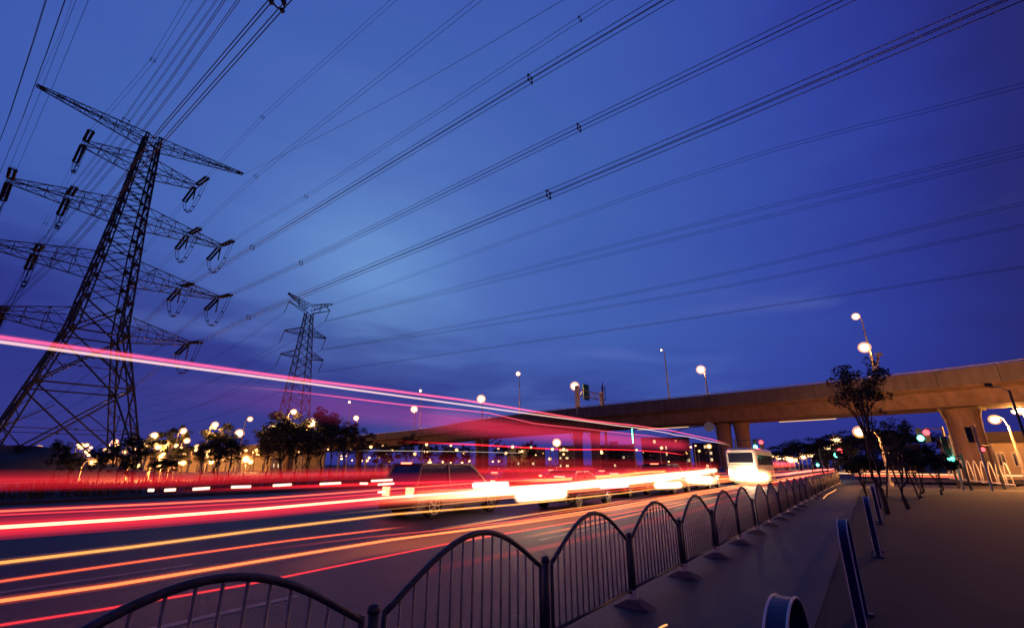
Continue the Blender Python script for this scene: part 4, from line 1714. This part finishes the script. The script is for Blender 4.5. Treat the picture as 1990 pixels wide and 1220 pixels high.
def car(loc, paintm, label, kind='sedan', light=True, L_=4.5, wd=1.8):
    """x forward (away from the camera)"""
    root = thing('car' if kind != 'van' else 'van', loc, label, 'car' if kind != 'van' else 'van', 'cars driving away on the road', PI / 2 - AZ)
    hb = {'sedan': .92, 'suv': 1.05, 'van': 1.1}[kind]
    ht = {'sedan': 1.45, 'suv': 1.75, 'van': 2.0}[kind]
    gl = .28
    h = wd / 2
    m = MB()

    def sec(z, w, zb=gl):
        return [(-w, zb), (-w * 1.0, zb + .2), (-w, z - .18), (-w + .07, z - .03), (-w + .2, z), (w - .2, z), (w - .07, z - .03), (w, z - .18), (w, zb + .2), (w, zb)]
    xs = [(-L_ / 2, hb - .12, h - .12), (-L_ / 2 + .12, hb, h - .03), (-L_ / 2 + .9, hb + .03, h), (0, hb, h), (L_ / 2 - 1.3, hb - .03, h), (L_ / 2 - .5, hb - .14, h - .04), (L_ / 2 - .08, hb - .3, h - .15), (L_ / 2, hb - .42, h - .25)]
    loft(m, [(x, sec(z, w)) for x, z, w in xs], 10)
    m.build('body', paintm, root, bevel=.02)
    # greenhouse
    if kind == 'sedan':
        cab = [(-L_ / 2 + .55, hb + .0, h - .12), (-L_ / 2 + 1.25, ht, h - .3), (L_ / 2 - 2.1, ht, h - .3), (L_ / 2 - 1.35, hb - .0, h - .12)]
    else:
        cab = [(-L_ / 2 + .06, hb + .0, h - .06), (-L_ / 2 + .35, ht, h - .2), (L_ / 2 - 1.9, ht, h - .22), (L_ / 2 - 1.1, hb - .0, h - .1)]
    (xa, za, wa), (xb, zb_, wb), (xc, zc, wc), (xd, zd, wdd) = cab
    gm = MB()
    gm.add([(xa, -wa, za), (xa, wa, za), (xb, wb, zb_ - .06), (xb, -wb, zb_ - .06), (xd, -wdd, zd), (xd, wdd, zd), (xc, wc, zc - .06), (xc, -wc, zc - .06)],
           [(0, 1, 2, 3), (4, 7, 6, 5), (0, 3, 7, 4), (1, 5, 6, 2), (3, 2, 6, 7), (0, 4, 5, 1)])
    gm.build('window_glass', glassd, root)
    rf = MB()
    rf.box(((xb + xc) / 2, 0, zb_ - .03), (xc - xb + .12, wb * 2 + .06, .07))
    for sg in (-1, 1):
        rf.bar((xa, sg * wa, za), (xb, sg * wb, zb_ - .03), .09)
        rf.bar((xd, sg * wdd, zd), (xc, sg * wc, zc - .03), .08)
        mx = (xb + xc) / 2
        rf.bar((mx, sg * (wa + .0), za), (mx, sg * wb, zb_ - .03), .08)
    rf.build('roof', paintm, root, bevel=.015)
    for x in (-L_ / 2 + .85, L_ / 2 - .9):
        for y in (-h + .1, h - .1):
            wheel(root, x, y, .33 if kind == 'sedan' else .37)
    for sg in (-1, 1):
        t_ = MB()
        t_.box((-L_ / 2 - .0, sg * (h - .3), hb - .22), (.1, .34, .16 if kind == 'sedan' else .3))
        t_.build('tail_light', L_TAIL if light else L_RED, root, bevel=.02)
    b = MB()
    b.box((-L_ / 2 - .03, 0, gl + .12), (.16, wd - .14, .24))
    b.build('bumper', black, root, bevel=.03)
    MB().box((-L_ / 2 - .03, 0, hb - .24), (.03, .44, .14)).build('licence_plate', plate, root)
    MB().box((-L_ / 2 + (.9 if kind == 'sedan' else .3), 0, (hb + .3 if kind == 'sedan' else ht + .0)), (.06, .5, .05)).build('brake_light', L_TAIL, root)
    return root


def on_road(px, py):
    return at_z(px, py, 0)


car(on_road(868, 996), silver, 'silver estate car seen from behind at left of the traffic', 'suv', L_=4.8)
car(on_road(1120, 982), darkcar, 'dark car in the near lane behind the brightest white glare', 'sedan')
car(on_road(985, 955), redcar, 'maroon car in the far lane behind the silver car', 'sedan')
car(on_road(1215, 962), redcar, 'maroon car with glowing tail lamps in the middle of the queue', 'sedan')
car(on_road(1298, 957), darkcar, 'dark off-roader between the maroon car and the pale hatchback', 'suv')
car(on_road(1365, 948), whitecar, 'pale hatchback just left of the bus', 'sedan')
car(on_road(1185, 944), darkcar, 'small dark car far over in the left lanes', 'sedan')
car(on_road(1330, 934), redcar, 'far maroon car in front of the dark apartment block', 'sedan')
car(on_road(1395, 938), darkcar, 'dark car next to the bus on its left', 'sedan')
car(on_road(1085, 938), darkcar, 'dark car in the farthest lane left of the central pier', 'sedan')

# the bus
bp = on_road(1447, 943)
bus = thing('bus', bp, 'white bus seen from behind with a dark rear window and glaring lights', 'bus', None, PI / 2 - AZ)
BL, BWd, BH = 9.0, 2.5, 3.15
m = MB()


def bsec(w, z0, z1, r_=.3):
    return [(-w, z0), (-w, z1 - r_), (-w + r_ * .3, z1 - r_ * .35), (-w + r_, z1), (w - r_, z1), (w - r_ * .3, z1 - r_ * .35), (w, z1 - r_), (w, z0)]


loft(m, [(0, bsec(BWd / 2 - .12, .42, BH - .22)), (.14, bsec(BWd / 2 - .02, .36, BH - .05)), (.5, bsec(BWd / 2, .36, BH)), (BL - .4, bsec(BWd / 2, .36, BH)), (BL, bsec(BWd / 2 - .12, .4, BH - .2))], 8)
m.build('body', whitecar, bus, bevel=.03)
MB().box((-.012, 0, 2.28), (.05, 1.95, .8)).build('rear_window', glassd, bus, bevel=.02)
MB().box((-.02, 0, 1.72), (.03, 2.1, .03)).build('trim', black, bus)
MB().box((-.02, 0, .95), (.04, 1.2, .6)).build('engine_hatch', whitecar, bus, bevel=.02)
MB().box((-.05, 0, .5), (.18, 2.3, .26)).build('bumper', whitecar, bus, bevel=.04)
MB().box((-.045, .1, .78), (.03, .46, .15)).build('licence_plate', plate, bus)
for sg in (-1, 1):
    MB().box((-.03, sg * .98, 1.05), (.08, .24, .5)).build('tail_light', L_TAILW, bus, bevel=.02)
    MB().box((-.0, sg * .9, 2.86), (.08, .18, .07)).build('marker_light', L_TAIL, bus)
    for k in range(6):
        MB().box((1.1 + k * 1.32, sg * (BWd / 2 + .006), 2.1), (1.15, .03, .85)).build('side_window', glassd, bus)
    for x in (1.9, BL - 2.2):
        wheel(bus, x, sg * (BWd / 2 - .14), .48, .3)
point((-1.4, -.8, 1.0), (1.0, .70, .4), 420, bus, .3)
# parked car cut by the right edge
pc = at_z(1995, 940, .12)
car((pc.x + 1.6, pc.y, .12), silver, 'parked silver car cut by the right edge beside the white hoops', 'sedan')


# ---------------------------------------------------------------- light trails: streaks of vehicle lamps hanging over the lanes
def trail(px, L, r, col, st, label, gr=0, gst=0, gcol=None, sz=1.0, gsz=None, name='light_trail', ext=True, fade=None):
    pts = [at_lane(x, y, L) for x, y in px]
    if ext and px[0][0] <= 0:
        d = (pts[0] - pts[1]).normalized()
        pts = [pts[0] + d * 3] + pts
    o = pts[0].copy()
    root = thing(name, o, label, 'light trail', 'light streaks of passing traffic')
    pp = interp(pts, 1.5 if (pts[-1] - pts[0]).length < 60 else 2.5)
    ph_ = (px[0][1] * .37) % 6
    for q in pp:
        w_ = min(1, max(0, (q.dot(RD) - 12) / 25))
        q.z += w_ * (.022 * math.sin(q.dot(RD) * .9 + ph_) + .014 * math.sin(q.dot(RD) * 2.3 + ph_ * 2))
    m = MB()
    m.tube(pp, r, 8, sz)
    x0_, x1_ = px[0][0], px[-1][0]
    if fade is None:
        fade = (0.0 if x0_ <= 0 else (.16 if x1_ - x0_ > 120 else 0), .12 if x1_ - x0_ > 400 else 0)
    m.build('core', glowmat(col, st, *fade), root, off=o, smooth=True)
    if gr:
        gcol = gcol or col
        k = 5 if gr > .18 else 3
        for i in range(k):
            f = (i + 1) / k
            m = MB()
            rr = r + (gr - r) * f
            m.tube(pp, rr, 10, gsz or 1.0)
            m.build('halo', glowmat(gcol, gst / k * (1.4 - .8 * f), *fade), root, off=o, smooth=True)
    return root


RED = (1.0, .02, .03)
ORG = (1.0, .20, .04)
AMB = (1.0, .48, .12)
PNK = (1.0, .09, .15)
WHT = (1.0, .72, .42)
# high lamps of a tall bus
trail([(0, 655), (300, 697), (600, 739), (900, 777), (1143, 816), (1300, 836), (1420, 862)], 8.5, .022, PNK, .55, 'long pink streak, topmost of the high pair crossing the big pylon', .05, .10)
trail([(0, 664), (300, 705), (600, 745), (900, 786), (1150, 820), (1280, 838), (1425, 866)], 8.5, .020, (1.0, .62, .5), .42, 'long pale streak just under the topmost pink one', .034, .05)
trail([(420, 748), (560, 759), (790, 787), (950, 802), (1035, 822), (1165, 836), (1290, 850)], 8.5, .014, PNK, .42, 'thin red streak below the high pair, starting right of the big pylon', .025, .06)
trail([(240, 750), (500, 772), (800, 810), (1100, 850), (1345, 868)], 8.5, .10, (.9, .05, .28), .018, 'broad faint purple band of light under the thin red streak', .22, .05, sz=1.4, gsz=1.6)
trail([(760, 806), (950, 828), (1150, 848), (1345, 866)], 8.5, .09, (1.0, .03, .05), .07, 'broad red band of light in front of the viaduct girder', .22, .13, sz=1.5, gsz=1.6)
trail([(760, 857), (930, 864), (1100, 873), (1230, 874), (1335, 883)], 8.5, .018, RED, .75, 'red streak level with the street lamps under the viaduct', .04, .12)
trail([(690, 875), (900, 877), (1010, 880)], 8.5, .006, (1, .75, .6), .35, 'hair-thin pale horizontal streak above the red bands')
# low red bands far across
trail([(0, 934), (300, 932), (620, 922), (900, 916), (1180, 910)], 14, .06, RED, .13, 'wide red band of light running across the left behind the lanes', .22, .20, gsz=1.0)
trail([(0, 948), (400, 938), (760, 926)], 14, .05, (.8, .0, .02), .07, 'dim lower red band at the far left')
trail([(640, 905), (900, 905), (1250, 905), (1400, 905)], 16, .35, RED, .035, 'soft red glow band of light under the street lamps left of the bus', .6, .04)
trail([(288, 956), (450, 950), (700, 941), (1000, 932), (1300, 922)], 12, .035, RED, .45, 'red streak beneath the row of white dashes', .07, .10)
for k, (a, b) in enumerate((((288, 952), (299, 952)), ((320, 952), (341, 951)), ((375, 950), (407, 948)), ((450, 946), (487, 945)), ((531, 943), (566, 941)), ((622, 940), (662, 938)), ((722, 934), (762, 932)), ((735, 941), (765, 939)), ((700, 939), (714, 939)), ((735, 956), (748, 955)))):
    trail([a, b], 12, .028, (1, .55, .4), 1.2, 'short white dash above the red streaks, %s' % ('leftmost', 'second from the left', 'third from the left', 'fourth from the left', 'fifth from the left', 'sixth from the left', 'top one of the stack by the silver car', 'second of the stack by the silver car', 'small one left of the stack', 'lowest of the stack by the silver car')[k], .045, .2)
trail([(0, 993), (300, 979), (500, 969), (900, 940), (1150, 925), (1350, 915)], 12, .016, (1.0, .14, .06), .85, 'bright thin red streak left of the cars, upper of two', .05, .20, RED)
trail([(0, 1000), (300, 987), (500, 976), (800, 954)], 12, .012, (1, .05, .05), .4, 'fainter red streak just below the bright upper one', .03, .10, RED)
trail([(0, 1024), (250, 1008), (500, 989), (760, 966), (900, 956), (1080, 942)], 9.5, .024, (1.0, .40, .20), 1.6, 'brightest red and yellow streak at mid left', .16, .34, RED)
trail([(0, 1030), (250, 1014), (500, 996), (760, 974), (950, 962)], 9.5, .06, RED, .07, 'soft red light beneath the brightest streak', .12, .14)
# white glare in the middle of the queue
trail([(700, 972), (830, 965), (1000, 956), (1160, 942), (1290, 930), (1360, 918), (1385, 920)], 8.5, .07, (1.0, .66, .30), 1.0, 'thick white hot streak through the middle of the traffic', .16, .75, (1.0, .30, .10), gsz=1.0)
trail([(870, 960), (1000, 952), (1160, 940), (1300, 928), (1380, 915)], 8.5, .10, WHT, 1.5, 'broad glaring white streak ending left of the bus', .13, .6, WHT)
trail([(1010, 962), (1050, 960), (1093, 957)], 8.0, .16, WHT, 2.2, 'blazing white block of light left of the dark car', .24, .8, (1, .5, .2))
trail([(922, 943), (960, 942), (985, 941)], 11, .09, (1, .9, .8), 1.8, 'small white glare above the silver car bonnet', .15, .5, (1, .4, .3))
trail([(1168, 943), (1200, 942), (1218, 941)], 9, .08, (.8, .8, 1.0), 1.7, 'bluish white glare at the maroon car', .14, .5)
trail([(1277, 943), (1300, 942), (1320, 941)], 8.0, .14, WHT, 2.0, 'white glare on the rear of the dark off-roader', .22, .6, (1, .5, .2))
trail([(1340, 930), (1360, 932), (1378, 932)], 7.6, .22, WHT, 1.5, 'white glare just left of the pale hatchback', .34, .5, (1, .5, .2))
trail([(1437, 923), (1460, 925), (1485, 926)], 7.0, .34, WHT, 1.6, 'blazing light at the lower back of the bus', .62, .9, (1, .7, .3))
trail([(1000, 935), (1080, 932), (1160, 926), (1300, 914)], 10, .05, AMB, .6, 'yellow streak above the white glare', .1, .3, ORG)
# near lane streaks
trail([(0, 1093), (250, 1063), (500, 1030), (760, 999), (1000, 980), (1170, 962), (1290, 948), (1400, 935)], 7.0, .014, (1.0, .42, .08), .55, 'golden streak above the near lane starting at the left edge', .034, .14, (1.0, .30, .06))
trail([(0, 1129), (350, 1079), (560, 1050), (795, 1022)], 6.0, .008, (1.0, .12, .03), .55, 'thin orange red streak between the golden and the lowest streaks', .02, .15)
trail([(395, 1086), (500, 1069), (700, 1045), (1000, 1012), (1300, 970), (1500, 940)], 6.0, .007, (1.0, .08, .04), .55, 'thin red streak starting halfway across the left', .02, .15)
trail([(0, 1167), (220, 1136), (500, 1090), (760, 1048), (1000, 1018), (1200, 987), (1400, 953), (1560, 926)], 5.0, .011, (1.0, .24, .05), .75, 'lowest bright orange streak sweeping from the left edge past the railing', .030, .20, (1, .12, .03))
trail([(330, 1128), (560, 1082), (800, 1043), (1000, 1015), (1200, 983), (1450, 940), (1600, 917)], 5.0, .012, (1.0, .35, .10), .7, 'orange streak running just above the lowest one', .03, .14, ORG)
trail([(480, 1122), (700, 1072), (900, 1043), (1100, 1010), (1350, 968)], 5.0, .05, ORG, .045, 'soft orange band of light under the near streaks', .085, .10)
trail([(0, 1214), (195, 1184), (300, 1166), (480, 1135), (700, 1090), (900, 1050), (1150, 1008), (1340, 972)], 4.6, .006, (1.0, .03, .03), .42, 'thin crimson streak passing behind the nearest railing', .015, .14)
trail([(700, 1137), (900, 1094), (1100, 1054), (1300, 1002), (1480, 955)], 4.2, .022, RED, .05, 'dim wide red streak seen through the railing arches', .045, .06)
trail([(1200, 1040), (1350, 992), (1480, 952), (1600, 918)], 4.0, .014, RED, .16, 'red streak seen between the arches further along', .03, .10)
trail([(1485, 942), (1540, 930), (1600, 919), (1625, 915)], 6, .05, RED, .9, 'red streak beyond the bus running to the junction', .12, .5, (1, .1, .05))
trail([(1490, 925), (1530, 920), (1580, 914), (1620, 911)], 9, .12, (1, .3, .2), .9, 'pinkish white streak right of the bus', .3, .4, RED)
trail([(1480, 905), (1500, 903), (1540, 902)], 10, .3, (1, .1, .04), .35, 'red glow of far traffic right of the bus', .6, .25)
# cross street streaks
for k, (a, b, col, lb) in enumerate((((1625, 915), (1990, 912), (1, .45, .2), 'pale orange streak along the cross street at right'),
                                     ((1660, 920), (1860, 917), (1, .15, .05), 'dim red streak along the cross street'),
                                     ((1640, 911), (1780, 911), (1, .3, .12), 'thin orange streak of the cross street behind the tree'))):
    p, q = at_d(a[0], a[1], 70), at_d(b[0], b[1], 64 if b[0] > 1900 else 68)
    p.z = q.z = (.75, .5, 1.0)[k]
    rt = thing('light_trail', p, lb, 'light trail', 'light streaks of passing traffic')
    m = MB()
    m.tube([p, q], .05, 6)
    m.build('core', glowmat(col, .8), rt, off=p)
    m = MB()
    m.tube([p, q], .12, 8)
    m.build('halo', glowmat(col, .15), rt, off=p)
trail([(1600, 968), (1608, 960), (1625, 951)], 1.3, .009, (1.0, .35, .10), .9, 'short bent orange streak low in the cycle lane', .016, .15)
trail([(1278, 1222), (1288, 1216), (1296, 1213)], 1.5, .006, (1.0, .35, .10), .9, 'tiny orange streak at the bottom edge')

trail([(560, 954), (760, 946), (1000, 936), (1380, 916)], 7.4, .10, RED, .10, 'soft red band of light over the upper half of the silver car', .26, .20, gsz=1.0)
trail([(900, 928), (1100, 922), (1400, 908)], 9.0, .08, (1, .04, .04), .10, 'soft red band of light above the queue of cars', .24, .16)
trail([(1090, 944), (1200, 934), (1330, 920), (1390, 914)], 7.2, .09, WHT, 1.3, 'white hot streak in front of the maroon car', .16, .6, (1, .5, .2))
TH = 'faint hair-thin streak among the many over the car lanes'
rt_ = random.Random(21)
for i in range(60):
    L_ = rt_.choice((4.6, 5.4, 6.2, 7.2, 8.6, 9.4, 10.4, 11.8, 12.6))
    z_ = rt_.choice((.62, .7, .78, .85, .95, 1.1)) + rt_.uniform(-.04, .04)
    s0_ = rt_.uniform(4, 26) if i % 2 else rt_.uniform(12, 40)
    s1_ = s0_ + rt_.uniform(6, 34)
    pts = [road(s0_ + (s1_ - s0_) * k / 6, L_ + rt_.uniform(-.03, .03), z_ + rt_.uniform(-.012, .012)) for k in range(7)]
    c_ = rt_.choice((RED, (1, .10, .02), (1, .08, .02), ORG, ORG, AMB))
    rt = thing('light_trail', pts[0], TH, 'light trail', 'hair-thin light streaks')
    pp = interp(pts, 2)
    m = MB()
    m.tube(pp, .008 + .0005 * s0_, 6)
    m.build('core', glowmat(c_, .38, .2, .2), rt, off=pts[0], smooth=True)
    m = MB()
    m.tube(pp, .022 + .001 * s0_, 6)
    m.build('halo', glowmat(RED, .07, .2, .2), rt, off=pts[0], smooth=True)
